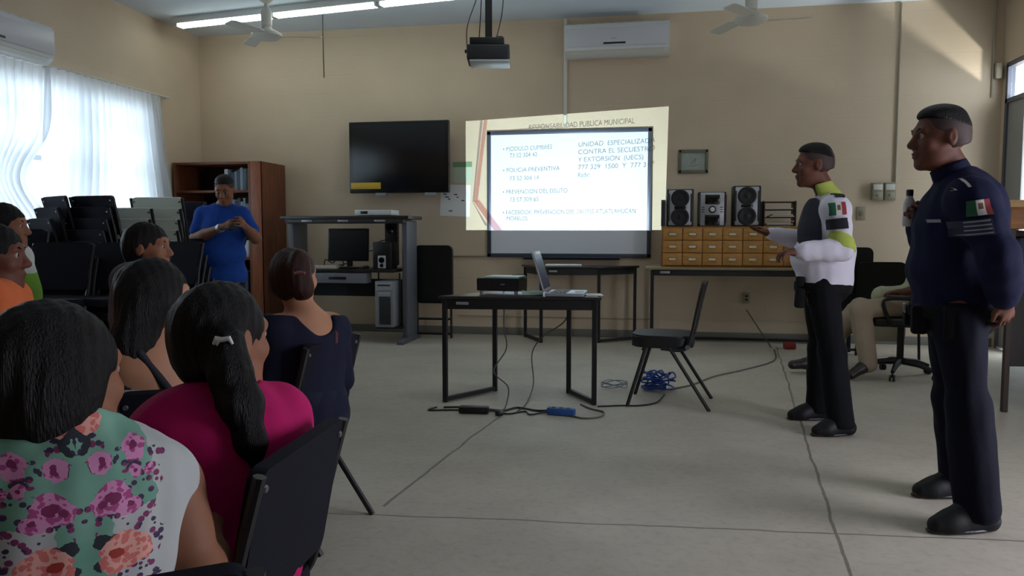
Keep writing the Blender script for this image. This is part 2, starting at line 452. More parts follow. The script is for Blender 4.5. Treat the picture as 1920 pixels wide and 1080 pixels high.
for pts in ([(-.03, 0, -.02), (-.04, 0, -.5), (-.08, 0, -.68), (-.155, 0, -.9), (-.16, 0, -1.04), (-.15, -.02, -1.09)],
            [(.03, 0, -.02), (.05, 0, -.4), (.1, .02, -.62), (.1, 0, -.8), (.06, 0, -.98)], [(-.04, .02, -.05), (-.05, .02, -.6), (-.07, .02, -.98)]):
    b = N(); tube(b, smooth_path(pts), .004, seg=6); obj('cable', b, M_blackpl, t)

# ---------------------------------------------------------------- on the back wall
def air_con(loc, rz, label, w):
    t = thing('air_conditioner', label, 'air conditioner', loc, rz, 'wall air conditioners')
    b = N(); prism(b, [(0, -.0), (-.15, 0), (-.215, .05), (-.225, .12), (-.225, .30), (-.2, .335), (0, .345)], -w / 2, w / 2, Matrix(((0, 0, 1), (1, 0, 0), (0, 1, 0))))
    obj('casing', b, M_white, t)
    b = N(); box(b, (0, -.2, .03), (w * .9, .05, .012), Matrix.Rotation(R(-35), 3, 'X')); obj('outlet_flap', b, M_offwhite, t)
    b = N(); box(b, (0, -.228, .185), (w - .03, .004, .2), bev=.001); obj('front_panel', b, mat('aircon_panel', 'cdccd0', rough=.35), t)
    b = N(); box(b, (-.02, -.232, .115), (.24, .004, .02), bev=.001); obj('display_strip', b, M_blackpl, t)
    b = N()
    for k, x in enumerate((-.05, -.035, -.02, -.005)): tube(b, [(x + .005 * math.cos(a * PI / 4), -.2315, .165 + .007 * math.sin(a * PI / 4)) for a in range(9)], .0012, seg=4)
    obj('maker_mark', b, M_greypl, t)
    b = N(); box(b, (-w / 2 + .03, -.12, .352), (.05, .1, .006)); 
    for k in range(9): box(b, (-w / 2 + .15 + k * (w - .3) / 8, -.12, .346), (.08, .12, .006))
    obj('intake_grille', b, M_offwhite, t)
    return t
air_con((-.45, YB, 3.155), 0, 'white wall air conditioner above the projected slide', 1.14)
air_con((XL, 5.62, 2.72), 90, 'white wall air conditioner high above the curtained window', 1.3)

def conduit(label, pts, r=.012, m=None):
    b = N(); tube(b, pts, r, seg=8); 
    return tag(obj('conduit', b, m or M_offwhite), label, 'conduit', 'surface conduits on the back wall')
conduit('pale conduit running down behind the air conditioner to the whiteboard', [(-1.03, YB - .02, 3.6), (-1.03, YB - .02, 2.42)], .02)
M_conduit = mat('wall_painted_conduit', 'a59b86', rough=.6)
conduit('thin painted conduit dropping from the ceiling to the switch boxes', [(2.5, YB - .012, 3.6), (2.5, YB - .012, 1.74)], .012, M_conduit)
conduit('thin dark conduit in the right corner of the back wall', [(3.4, YB - .012, 3.6), (3.4, YB - .012, 2.6)], .01, M_conduit)
conduit('horizontal painted conduit at desk height left of the whiteboard', [(-2.6, YB - .012, .93), (-1.95, YB - .012, .93)], .012, M_conduit)
conduit('low horizontal conduit on the wall under the wooden drawer cabinet', [(-2.3, YB - .012, .22), (-.05, YB - .012, .22)], .007, M_conduit)
b = N(); tube(b, smooth_path([(-3.6, 8.1, 3.6), (-3.61, 8.12, 3.3), (-3.605, 8.12, 2.9)]), .006, seg=6); tag(obj('hanging_cord', b, mat('dark_cord', '3a352e', rough=.7)), 'thin dark cord hanging straight down from the ceiling', 'cord')

t = thing('television', 'black flat screen television on the back wall, yellow strip on its corner', 'television', (-2.955, 8.72, 1.665))
b = N(); box(b, (0, 0, .415), (1.21, .07, .83), bev=.012); obj('body', b, mat('black_tv_frame', '0a0a0b', rough=.25), t)
b = N(); box(b, (0, -.037, .44), (1.12, .004, .7), bev=.001); obj('screen', b, mat('tv_screen', '0c0c10', rough=.25, spec=.6), t)
b = N(); box(b, (-.4, -.041, .085), (.37, .004, .075), bev=.001); obj('yellow_sticker', b, mat('yellow_label', 'c9a42c', rough=.5), t)
for x in (-.22, .38):
    b = N(); box(b, (x, -.01, -.015), (.13, .05, .035), bev=.006); obj('foot_clip', b, M_greypl, t)
b = N(); box(b, (0, .105, .4), (.5, .14, .4), bev=.005); obj('wall_mount', b, M_blacksteel, t)

# notices beside the television
M_noticeg = mat('green_print', '6f8f6a', rough=.8)
t = thing('notice_sheet', 'pale printed sheet with small dark marks between television and whiteboard', 'notice', (-2.33, YB - .004, 1.4))
b = N(); box(b, (0, 0, .18), (.36, .004, .37), Matrix.Rotation(R(2), 3, 'Y')); obj('sheet', b, M_paper, t)
b = N()
rr = random.Random(3)
for k in range(9): box(b, (rr.uniform(-.14, .14), -.003, rr.uniform(.05, .32)), (rr.uniform(.02, .05), .002, .014))
obj('print', b, mat('faded_ink', '5a5560', rough=.8), t)
t = thing('notice_sheet', 'grey notice with a green header partly under the projected slide', 'notice', (-2.24, YB - .004, 1.79))
b = N(); box(b, (0, 0, .115), (.24, .004, .24)); obj('sheet', b, mat('pale_green_paper', 'b3bda6', rough=.8), t)
b = N(); box(b, (0, -.003, .21), (.23, .002, .06)); obj('header', b, M_noticeg, t)

t = thing('whiteboard', 'wide grey framed whiteboard catching the projected slide', 'whiteboard', (-.995, YB, .94))
b = N(); box(b, (0, -.02, .71), (1.84, .02, 1.38)); obj('board', b, mat('whiteboard_surface', 'dfe3ea', rough=.25), t)
M_wbf = mat('whiteboard_frame', '474b58', rough=.4, metal=.3)
b = N()
for x in (-.92, .92): box(b, (x, -.022, .705), (.045, .04, 1.45), bev=.004)
for z in (.0, 1.41): box(b, (0, -.022, z), (1.885, .04, .045), bev=.004)
obj('frame', b, M_wbf, t)
b = N(); box(b, (.05, -.07, -.035), (1.1, .09, .02), bev=.004); box(b, (.05, -.11, -.025), (1.1, .01, .035)); obj('pen_tray', b, M_wbf, t)

t = thing('framed_picture', 'small framed picture with a grey green border on the back wall', 'picture', (.4, YB, 1.87))
b = N(); 
for x in (-.145, .145): box(b, (x, -.015, .12), (.035, .03, .26), bev=.004)
for z in (.01, .235): box(b, (0, -.015, z), (.32, .03, .035), bev=.004)
obj('frame', b, mat('olive_frame', '6a6c58', rough=.5), t)
b = N(); box(b, (0, -.012, .12), (.27, .004, .2)); obj('print', b, mat('pale_print', '9fa59b', rough=.6, var=.12, scale=9), t)
b = N(); tube(b, smooth_path([(-.03, -.015, .09), (.0, -.015, .13), (.03, -.015, .15), (.01, -.015, .1)]), .003, seg=5); tube(b, smooth_path([(-.06, -.015, .07), (.02, -.015, .075), (.07, -.015, .09)]), .002, seg=5); obj('drawing', b, mat('grey_ink', '6d7670', rough=.7), t)

def breaker(x, label):
    t = thing('switch_box', label, 'switch box', (x, YB, 1.55), 0, 'twin switch boxes on the back wall')
    b = N(); box(b, (0, -.03, .09), (.115, .06, .185), bev=.006); obj('box', b, mat('grey_beige_box', '8c8571', rough=.5), t)
    b = N(); box(b, (0, -.062, .135), (.09, .008, .06), bev=.002); obj('cover', b, M_offwhite, t)
    b = N(); box(b, (0, -.062, .05), (.09, .006, .06), bev=.002); box(b, (0, -.07, .05), (.02, .014, .03), bev=.003); obj('switch', b, mat('grey_beige_box2', '9b947f', rough=.5), t)
breaker(2.315, 'left one of the two small electrical boxes side by side on the wall')
breaker(2.44, 'right one of the two small electrical boxes side by side on the wall')
t = thing('wall_switch', 'small light switch plate on the wall below the electrical boxes', 'switch', (2.17, YB, 1.34))
b = N(); box(b, (0, -.006, .07), (.09, .012, .14), bev=.004); obj('plate', b, mat('beige_plate', '9c927c', rough=.5), t)
b = N(); box(b, (0, -.016, .07), (.035, .012, .05), bev=.003); obj('rocker', b, mat('beige_rocker', '857b66', rough=.5), t)
t = thing('wall_socket', 'small power socket low on the wall under the drawer cabinet table', 'socket', (1.0, YB, .42))
b = N(); box(b, (0, -.006, .06), (.08, .012, .12), bev=.004); obj('plate', b, MATS['beige_plate'], t)
b = N(); box(b, (0, -.013, .08), (.03, .004, .02)); box(b, (0, -.013, .04), (.03, .004, .02)); obj('outlet', b, M_blackpl, t)
# lamp fitting by the transom
b = N(); box(b, (3.44, 8.86, 2.86), (.06, .05, .16), bev=.01); tag(obj('junction_box', b, M_conduit), 'small junction box at the corner beside the transom window', 'junction box')

# ---------------------------------------------------------------- bookcase
t = thing('bookcase', 'dark red wooden open bookcase in the far left corner', 'bookcase', (-5.02, 8.55, 0))
for x, n in ((-.53, 0), (.42, 0)):
    b = N(); box(b, (x, 0, 1.01), (.03, .6, 2.02), bev=.003); obj('side_panel', b, M_wood, t)
b = N(); box(b, (.5, -.29, 1.01), (.13, .03, 2.02), bev=.003); obj('front_stile', b, mat('warm_wood', '85492a', rough=.5, var=.25, scale=5, stretch=(6, 6, .7)), t)
b = N(); box(b, (.555, 0, 1.01), (.02, .6, 2.02), bev=.003); obj('side_panel', b, M_wood, t)
b = N(); box(b, (-.05, .29, 1.01), (.95, .015, 2.0)); obj('back_panel', b, mat('dark_wood_back', '3a2218', rough=.7), t)
for z in (.06, .48, .9, 1.3, 1.68, 2.005):
    b = N(); box(b, (-.055, 0, z), (.92, .58, .028), bev=.002); obj('shelf', b, M_wood, t)
bk = ['2f3a5c', '8f9aa0', '6b7a8c', 'a8aeb4', '3a4a52', '54606a', '7e8b94', '30343c', '4a5563', '98a3a6']
n = 0
rb = random.Random(11)
bookproto = {}
def book(x, y, z, w, h, d, ci, label, group):
    key = (ci,)
    t = thing('book', label, 'book', (x, y, z), 0, group)
    b = N(); box(b, (0, 0, h / 2), (w, d, h), bev=.002); obj('cover', b, mat('book_%s' % ['navy', 'silver', 'slate', 'ash', 'teal', 'steel', 'mist', 'charcoal', 'denim', 'sage'][ci], bk[ci], rough=.6), t)
    b = N(); box(b, (0, .0, h + .0), (w * .7, d * .94, .004)); obj('pages', b, M_paper, t)
x = -4.95
for k in range(9):
    w = rb.uniform(.028, .045); h = rb.uniform(.22, .3)
    ci = [3, 3, 2, 0, 4, 1, 6, 2, 5][k]
    book(x + w / 2, 8.42, 1.316 if True else 0, w, h, .2, ci, ['pale grey tall book on the second shelf, first from the left', 'light grey book next to the palest one on the second shelf', 'slate blue book on the second shelf', 'dark navy book in the middle of the second shelf', 'dark teal book on the second shelf', 'silvery book on the second shelf', 'misty blue book on the second shelf', 'slate coloured book near the right end of the second shelf', 'steel grey book at the right end of the second shelf'][k], 'books on the second shelf of the bookcase'); x += w + .002
x = -4.95
for k in range(8):
    w = rb.uniform(.03, .05); h = rb.uniform(.2, .27); ci = [3, 0, 0, 2, 4, 6, 5, 7][k]
    book(x + w / 2, 8.42, 1.694, w, h, .2, ci, ['whitish book on the top shelf beside the man in blue', 'navy book on the top shelf next to the whitish one', 'second navy book on the top shelf', 'slate book on the top shelf', 'dark teal book on the top shelf', 'misty blue book on the top shelf', 'steel grey book on the top shelf', 'charcoal book at the right end of the top shelf'][k], 'books on the top shelf of the bookcase'); x += w + .003
b = N(); lathe(b, [(.03, 0), (.045, .02), (.05, .12), (.035, .15), (.02, .2)], c=(0, 0, 0)); tag(obj('white_vase', b, M_white, loc=(-4.71, 8.4, .914)), 'small white vase on the middle shelf of the bookcase', 'vase')
b = N(); box(b, (0, 0, .13), (.34, .3, .26), bev=.01); tag(obj('storage_box', b, mat('blue_grey_box', '4a5a72', rough=.6), loc=(-4.83, 8.42, .494)), 'blue grey storage box low in the bookcase', 'box')
b = N(); box(b, (0, 0, .12), (.3, .28, .24), bev=.01); tag(obj('storage_box', b, mat('dark_box', '2c2e38', rough=.6), loc=(-4.81, 8.42, .074)), 'dark box on the bottom shelf of the bookcase', 'box')

# ---------------------------------------------------------------- computer workstation
t = thing('computer_desk', 'grey computer workstation with a high dark shelf below the television', 'desk', (-3.34, 8.2, 0))
b = N(); box(b, (0, 0, 1.365), (1.48, .5, .04), bev=.006); obj('top_shelf', b, M_desktop, t)
b = N(); box(b, (0, -.1, 1.325), (1.36, .3, .045), bev=.004); obj('shelf_rail', b, mat('dark_rail', '2f2b2a', rough=.5), t)
for x in (-.42, .0, .42):
    b = N(); box(b, (x, -.252, 1.33), (.12, .006, .02), bev=.002); obj('lamp_clip', b, M_silver, t)
b = N(); box(b, (-.02, 0, .79), (1.2, .56, .035), bev=.005); obj('worktop', b, M_desktop, t)
for x in (-.66, .66):
    b = N(); box(b, (x, .03, .7), (.06, .36, 1.27), bev=.01); obj('side_column', b, M_deskgrey, t)
    b = N(); prism(b, [(-.33, 0), (.3, 0), (.3, .03), (.1, .07), (-.1, .07), (-.33, .03)], x - .035, x + .035, Matrix(((0, 0, 1), (1, 0, 0), (0, 1, 0)))); obj('foot', b, M_deskgrey, t)
dw = N(); box(dw, (-.12, -.2, .71), (.78, .16, .11), bev=.006); dro = obj('drawer', dw, mat('grey_drawer', '7a7c84', rough=.45), t)
b = N(); box(b, (-.06, -.285, .71), (.2, .012, .03), bev=.004); obj('handle', b, M_blackpl, dro)
b = N(); box(b, (-.05, .15, .58), (1.26, .02, .2)); obj('modesty_panel', b, mat('dark_panel', '2c2f34', rough=.6), t)
b = N(); box(b, (.5, .0, .17), (.3, .45, .02), bev=.003); 
for x in (.38, .62): square_tube(b, (x, -.2, .18), (x, -.2, .77), .015)
obj('tower_cradle', b, M_blacksteel, t)

t = thing('desktop_tower', 'grey computer tower with a dark front grille hanging under the desk', 'computer', (-2.87, 8.06, .182))
b = N(); box(b, (0, .06, .25), (.21, .4, .5), bev=.008); obj('case', b, mat('tower_grey', '8d8f95', rough=.5), t)
b = N(); box(b, (0, -.144, .44), (.19, .01, .09), bev=.003); box(b, (0, -.15, .36), (.14, .008, .05), bev=.003); obj('drive_bay', b, mat('tower_silver', 'a5a6aa', rough=.4), t)
b = N(); box(b, (0, -.151, .455), (.14, .006, .014)); obj('disc_slot', b, M_blackpl, t)
b = N(); box(b, (.01, -.15, .18), (.13, .012, .3), bev=.004)
for k in range(9): box(b, (.01, -.158, .06 + k * .03), (.11, .006, .008))
obj('front_grille', b, mat('grille_dark', '34353a', rough=.5), t)

t = thing('computer_monitor', 'black computer monitor on the grey workstation', 'monitor', (-3.35, 8.12, .808))
b = N(); box(b, (0, 0, .26), (.47, .045, .36), Matrix.Rotation(R(-4), 3, 'X'), bev=.01); obj('screen_housing', b, M_blackpl, t)
b = N(); box(b, (0, -.024, .265), (.43, .004, .31), Matrix.Rotation(R(-4), 3, 'X')); obj('screen', b, mat('monitor_glass', '0b0c10', rough=.3), t)
b = N(); box(b, (0, .03, .1), (.06, .04, .16), bev=.006); box(b, (0, 0, .008), (.26, .2, .016), bev=.006); obj('stand', b, M_blackpl, t)

def pc_speaker(name, loc, rz, label, s=1.0):
    t = thing(name, label, 'speaker', loc, rz, 'computer speakers on the workstation')
    b = N(); box(b, (0, 0, .14 * s), (.2 * s, .2 * s, .28 * s), bev=.012); obj('cabinet', b, M_blackpl, t)
    b = N(); box(b, (0, -.102 * s, .075 * s), (.085 * s, .01, .13 * s), bev=.02 * s, seg=3); obj('front_plate', b, mat('speaker_silver', 'b8b8ba', rough=.4), t)
    b = N(); lathe(b, [(.03 * s, 0), (.03 * s, .012), (.02 * s, .014)], c=(0, -.102 * s, .095 * s), M=rot(90)); obj('knob', b, M_blackgl, t)
    b = N(); lathe(b, [(.018 * s, 0), (.018 * s, .012)], c=(0, -.102 * s, .04 * s), M=rot(90)); obj('port', b, M_blackgl, t)
pc_speaker('subwoofer', (-2.9, 8.05, .808), 0, 'black computer subwoofer with a silver front on the workstation', 1.05)
t = thing('computer_speaker', 'small dark speaker raised behind the black subwoofer', 'speaker', (-2.9, 8.28, .808), 0, 'computer speakers on the workstation')
b = N(); box(b, (0, 0, .28), (.13, .12, .5), bev=.01); obj('cabinet', b, mat('brown_black_plastic', '2a2422', rough=.5), t)
b = N(); lathe(b, [(.045, 0), (.045, .01), (.02, .004)], c=(0, -.06, .43), M=rot(90)); obj('cone', b, M_blackgl, t)
t = thing('keyboard', 'pale computer keyboard on the left of the workstation', 'keyboard', (-3.62, 8.0, .808), 4)
b = N(); box(b, (0, 0, .014), (.4, .15, .028), bev=.006); obj('base', b, mat('keyboard_beige', 'b9b5a6', rough=.5), t)
b = N()
for i in range(15):
    for j in range(5): box(b, (-.18 + i * .0257, -.055 + j * .027, .031), (.02, .021, .008))
ok = obj('keys', b, M_offwhite, t)
b = N(); tube(b, smooth_path([(-3.7, 8.25, .83), (-3.66, 8.2, .9), (-3.58, 8.22, .86), (-3.5, 8.18, .93), (-3.45, 8.22, .84), (-3.6, 8.28, .82), (-3.4, 8.26, .86)]), .006, seg=6); tag(obj('tangled_cable', b, M_blackpl), 'tangle of dark cable behind the keyboard on the workstation', 'cable')
b = N(); box(b, (0, 0, .02), (.055, .1, .035), bev=.015, seg=3); tag(obj('computer_mouse', b, M_blackpl, loc=(-3.1, 7.98, .808)), 'black computer mouse in front of the monitor', 'mouse')
b = N(); tube(b, smooth_path([(-3.12, 8.14, 1.0), (-3.06, 8.16, 1.02), (-3.02, 8.2, 1.1), (-2.96, 8.24, 1.12)]), .006, seg=6); tag(obj('monitor_cable', b, M_blackpl), 'short dark cable between monitor and raised speaker', 'cable')
t = thing('video_player', 'white flat video player lying on top of the high desk shelf', 'video player', (-3.02, 8.14, 1.386), 0)
b = N(); box(b, (0, 0, .035), (.42, .26, .055), bev=.006); obj('casing', b, M_white, t)
b = N(); box(b, (-.1, -.132, .036), (.08, .006, .03), bev=.002); obj('display', b, M_blackpl, t)

# ---------------------------------------------------------------- trapezoid tables
def trapezoid_table(name, label, P, h, group, legs=None):
    """P: four floor points front-left, front-right, back-right, back-left"""
    c = sum((Vector((x, y, 0)) for x, y in P), Vector()) / 4
    t = thing(name, label, 'table', (c.x, c.y, 0), 0, group)
    L_ = [Vector((x, y, 0)) - c for x, y in P]
    ov = [(v * (1 + .05 / v.length)) for v in L_]
    b = N(); prism(b, [(v.x, v.y) for v in ov], h - .022, h); bmesh.ops.bevel(b, geom=b.edges[:], offset=.004, segments=1, affect='EDGES'); obj('tabletop', b, M_tabletop, t)
    b = N()
    for i in range(4):
        a, d = L_[i], L_[(i + 1) % 4]
        square_tube(b, (a.x, a.y, h - .058), (d.x, d.y, h - .058), .02, .07)
    obj('apron', b, M_blacksteel, t)
    for v in L_:
        b = N(); square_tube(b, (v.x, v.y, 0), (v.x, v.y, h - .024), .034, .034); obj('leg', b, M_blacksteel, t)
    for i, j in ((0, 3), (1, 2)):
        b = N(); a, d = L_[i], L_[j]; square_tube(b, (a.x, a.y, .022), (d.x, d.y, .022), .03, .03); obj('floor_rail', b, M_blacksteel, t)
    m = (L_[0] + L_[1]) / 2
    b = N(); box(b, (L_[0].x + .13, L_[0].y - .012, h - .05), (.09, .006, .02), bev=.002); obj('label_plate', b, M_silver, t)
    return t
trapezoid_table('front_table', 'dark trapezoid table in the middle of the floor carrying laptop and projector', [(-1.46, 5.27), (-.41, 5.37), (-.63, 5.74), (-1.19, 5.71)], .76, 'dark tables with black steel frames')
trapezoid_table('wall_table', 'empty dark trapezoid table against the wall below the whiteboard', [(-1.22, 8.33), (-.6, 8.43), (-.22, 8.75), (-1.47, 8.78)], .835, 'dark tables with black steel frames')
b = N(); box(b, (0, 0, .008), (.4, .22, .016), bev=.003); tag(obj('paper_stack', b, M_paper, loc=(-1.0, 8.53, .836), rz=5), 'flat white papers on the table below the whiteboard', 'papers')

# long table with the card drawers
t = thing('long_table', 'long dark table under the wooden drawer cabinet and the stereos', 'table', (.95, 8.52, 0), 0, 'dark tables with black steel frames')
b = N(); box(b, (0, 0, .83), (2.1, .62, .025), bev=.004); obj('tabletop', b, mat('beige_top_edge', '8c7c5e', rough=.45), t)
b = N(); box(b, (0, -.27, .785), (1.98, .025, .06)); box(b, (0, .27, .785), (1.98, .025, .06)); 
for x in (-.98, .98): box(b, (x, 0, .785), (.025, .55, .06))
obj('apron', b, M_blacksteel, t)
for x in (-.98, .98):
    for y in (-.27, .27):
        b = N(); square_tube(b, (x, y, 0), (x, y, .817), .036, .036); obj('leg', b, M_blacksteel, t)
    b = N(); square_tube(b, (x, -.26, .022), (x, .26, .022), .03, .03); obj('floor_rail', b, M_blacksteel, t)
b = N(); square_tube(b, (-.97, .27, .03), (.97, .27, .03), .05, .03); obj('rear_rail', b, M_blacksteel, t)
b = N(); box(b, (-.85, -.286, .79), (.1, .006, .025), bev=.002); obj('label_plate', b, M_silver, t)

t = thing('card_drawer_cabinet', 'honey coloured wooden cabinet of small card index drawers', 'cabinet', (.79, 8.56, .8435))
W_, H_, NC, NR = 1.46, .425, 7, 3
b = N(); box(b, (0, .02, H_ / 2), (W_, .38, H_), bev=.004); obj('carcass', b, M_oakedge, t)
for i in range(NC):
    for j in range(NR):
        cw = (W_ - .03) / NC; ch = (H_ - .03) / NR
        x = -W_ / 2 + .015 + cw * (i + .5); z = .015 + ch * (j + .5)
        b = N(); box(b, (x, -.18, z), (cw - .008, .03, ch - .008), bev=.003); dd = obj('drawer', b, M_oak, t)
        b = N()
        for q in (-1, 1):
            box(b, (x, -.197, z + q * .014), (.085, .006, .008)); box(b, (x + q * .04, -.197, z), (.008, .006, .035))
        tube(b, [(x - .022, -.2, z - .014), (x, -.212, z - .022), (x + .022, -.2, z - .014)], .004, seg=6)
        hh = obj('label_holder', b, M_brass, dd)
        b = N(); box(b, (x, -.1965, z), (.07, .003, .02)); obj('card_label', b, M_paper, dd)

def stereo_speaker(loc, label, s=1.0):
    t = thing('stereo_speaker', label, 'speaker', loc, 0, 'stereo speakers on the drawer cabinet')
    b = N(); box(b, (0, 0, .2 * s), (.28, .24, .4 * s), bev=.01); obj('cabinet', b, M_blackpl, t)
    b = N(); box(b, (0, -.122, .2 * s), (.24, .02, .38 * s), bev=.012); obj('front_panel', b, M_silver, t)
    for z in (.1, .3):
        b = N(); lathe(b, [(.088, 0), (.088, .018), (.07, .02), (.04, .01), (.02, .014), (.001, .016)], c=(0, -.128, z * s), M=rot(90), seg=8 if False else 28)
        c = obj('woofer', b, mat('woofer_black', '101014', rough=.35), t)
        b = N(); lathe(b, [(.096, 0), (.096, .008), (.088, .01)], c=(0, -.129, z * s), M=rot(90), seg=28); obj('trim_ring', b, mat('dark_ring', '2a2b33', rough=.3), t)
    b = N(); box(b, (0, -.134, .2 * s), (.12, .01, .03), bev=.003); obj('badge', b, M_blackgl, t)
    for x in (-.115, .115):
        b = N(); box(b, (x, -.128, .2 * s), (.02, .018, .3 * s), bev=.006); obj('side_trim', b, mat('dark_trim', '23242c', rough=.4), t)
stereo_speaker((.25, 8.52, 1.27), 'silver and black stereo speaker nearest the whiteboard', .98)
stereo_speaker((.93, 8.52, 1.27), 'silver and black stereo speaker right of the stereo unit', 1.05)
t = thing('stereo_unit', 'silver stereo unit with a round dial between two speakers', 'stereo', (.58, 8.52, 1.27))
b = N(); box(b, (0, .02, .18), (.28, .26, .36), bev=.01); obj('casing', b, M_blackpl, t)
b = N(); box(b, (0, -.118, .18), (.25, .02, .35), bev=.012); obj('front_panel', b, M_silver, t)
b = N(); box(b, (0, -.132, .28), (.15, .012, .1), bev=.006); obj('display', b, M_blackgl, t)
b = N(); box(b, (0, -.132, .065), (.15, .012, .11), bev=.006); obj('tape_door', b, M_blackgl, t)
b = N(); lathe(b, [(.038, 0), (.038, .02), (.03, .026)], c=(0, -.128, .175), M=rot(90)); obj('dial_ring', b, M_blackpl, t)
b = N(); lathe(b, [(.024, 0), (.024, .01), (.018, .014)], c=(0, -.152, .175), M=rot(90)); obj('dial', b, M_white, t)
for x in (-.095, .095):
    b = N()
    for k in range(3): box(b, (x, -.13, .15 + k * .025), (.03, .008, .008), bev=.002)
    obj('buttons', b, M_blackpl, t)
for x in (-.135, .135):
    b = N(); box(b, (x, -.12, .18), (.02, .03, .3), bev=.006); obj('side_trim', b, MATS['dark_trim'], t)

t = thing('letter_tray', 'dark open letter tray holding papers, beside the right hand speaker', 'letter tray', (1.26, 8.52, 1.27))
b = N()
for x in (-.155, .155): box(b, (x, 0, .13), (.012, .26, .26), bev=.002)
for z in (.01, .09, .17, .25): box(b, (0, 0, z), (.3, .26, .008))
obj('tray_frame', b, mat('dark_brown_tray', '33261f', rough=.5), t)
for k, (x, z, w) in enumerate(((0, .022, .26), (.02, .102, .24), (-.01, .182, .27), (.03, .117, .2))):
    b = N(); box(b, (x, -.01, z), (w, .24, .012)); obj('papers', b, mat('cream_paper', 'c4beb0', rough=.8), t)
b = N(); box(b, (.13, -.1, .05), (.03, .02, .015)); obj('tab', b, mat('pink_tab', 'c88', rough=.6) if False else mat('pink_tab', 'cc9999', rough=.6), t)
t = thing('thin_black_box', 'narrow grey black box standing between whiteboard and first speaker', 'box', (.077, 8.5, 1.27))
b = N(); box(b, (0, 0, .14), (.045, .2, .28), bev=.004); obj('casing', b, mat('smoke_grey', '3d4048', rough=.4), t)
b = N(); box(b, (0, -.101, .14), (.025, .004, .24)); obj('front_strip', b, MATS['dark_trim'], t)

# ---------------------------------------------------------------- on the front table
TZ = .7615
t = thing('table_projector', 'dark projector with a pale top shining the slide from the front table', 'projector', (-1.095, 5.52, TZ), -6)
M_pj = mat('projector_charcoal', '17181c', rough=.4)
b = N()
for s in ((0, 0, .034, .31, .24, .012), (0, 0, .112, .31, .24, .012), ):
    box(b, s[:3], s[3:], bev=.003)
box(b, (0, -.114, .073), (.31, .012, .07)); box(b, (-.149, 0, .073), (.012, .24, .07)); box(b, (.149, 0, .073), (.012, .24, .07))
for x0, x1 in ((-.155, .055), (.115, .155)): box(b, ((x0 + x1) / 2, .114, .073), (x1 - x0, .012, .07))
box(b, (.085, .114, .046), (.062, .012, .016)); box(b, (.085, .114, .104), (.062, .012, .014))
obj('casing', b, M_pj, t)
b = N(); box(b, (.02, 0, .124), (.26, .2, .012), bev=.004); obj('top_cover', b, mat('pale_green_grey_top', 'a9c2b8', rough=.35), t)
for x in (-.13, .13):
    b = N(); lathe(b, [(.012, 0), (.014, .028)], c=(x, -.09, 0), seg=12); obj('foot', b, M_greypl, t)
b = N(); box(b, (.04, -.122, .075), (.03, .004, .006)); obj('front_mark', b, M_silver, t)
pj_root = t

t = thing('laptop', 'open silver grey laptop facing right on the front table', 'laptop', (-.62, 5.5, TZ), 0)
b = N(); box(b, (.0, 0, .012), (.27, .36, .022), bev=.005); obj('base', b, M_silver, t)
b = N()
for i in range(5):
    for j in range(13): box(b, (-.09 + i * .023, -.15 + j * .025, .0245), (.018, .02, .004))
obj('keys', b, mat('dark_keys', '2b2c30', rough=.5), t)
b = N(); box(b, (.09, 0, .024), (.06, .09, .002)); obj('touchpad', b, M_greypl, t)
M_lid = Matrix.Rotation(R(-17), 3, 'Y')
b = N(); box(b, (-.185, 0, .17), (.012, .36, .29), M_lid, bev=.004); lid = obj('lid', b, M_silver, t)
b = N(); box(b, (-.178, 0, .17), (.003, .33, .25), M_lid); obj('screen', b, mat('laptop_screen', '1b2030', rough=.25, emit='4a5f90', estr=.06), lid)
b = N()
box(b, (-.1925, -.08, .19), (.002, .1, .06), M_lid); box(b, (-.1925, .07, .12), (.002, .08, .1), M_lid); obj('stickers', b, mat('dark_sticker', '1d2440', rough=.4), lid)
b = N(); box(b, (0, 0, .014), (.15, .12, .026), bev=.004); tag(obj('note_block', b, mat('pale_green_paper_pad', 'b9cfc0', rough=.7), loc=(-.86, 5.45, TZ), rz=8), 'pale paper pad between the projector and the laptop', 'paper pad')
b = N(); box(b, (0, 0, .004), (.12, .15, .006), bev=.001); tag(obj('paper_sheet', b, M_paper, loc=(-.43, 5.5, TZ), rz=12), 'white sheet at the right end of the front table', 'paper')

# projector light with its slide: lens, lit picture gate and lettering sit inside the casing
LENS = Vector((-1.0, 5.595, TZ + .078))
KS = .0125
def gate(p): return tuple(LENS + (Vector(p) - LENS) * KS)
PTL, PTR, PBL, PBR = Vector((-2.2, YB, 2.5)), Vector((.125, YB, 2.605)), Vector((-2.2, YB, 1.232)), Vector((.10, YB, 1.232))
def uv(u, v):   # u right, v down on the slide
    a = PTL.lerp(PTR, u); b_ = PBL.lerp(PBR, u); return a.lerp(b_, v)
me_v = []; me_f = []
big = [Vector((-4.6, YB, 5.2)), Vector((2.6, YB, 5.2)), Vector((2.6, YB, -1.4)), Vector((-4.6, YB, -1.4))]
inn = [PTL, PTR, PBR, PBL]
me_v = [gate(p) for p in big + inn]; me_f = [(0, 1, 5, 4), (1, 2, 6, 5), (2, 3, 7, 6), (3, 0, 4, 7)]
me = bpy.data.meshes.new('gate'); me.from_pydata(me_v, [], me_f)
pm = Matrix.Rotation(R(6), 4, 'Z') @ Matrix.Translation(-Vector(pj_root.location))
me.transform(pm); obj('picture_gate', me, M_blackpl, pj_root, smooth=False)
def slide_tint(name, col):
    m = bpy.data.materials.new(name); m.use_nodes = True; nt = m.node_tree; nt.nodes.clear()
    o = nt.nodes.new('ShaderNodeOutputMaterial'); t_ = nt.nodes.new('ShaderNodeBsdfTransparent'); t_.inputs[0].default_value = (*col, 1)
    nt.links.new(t_.outputs[0], o.inputs[0]); return m
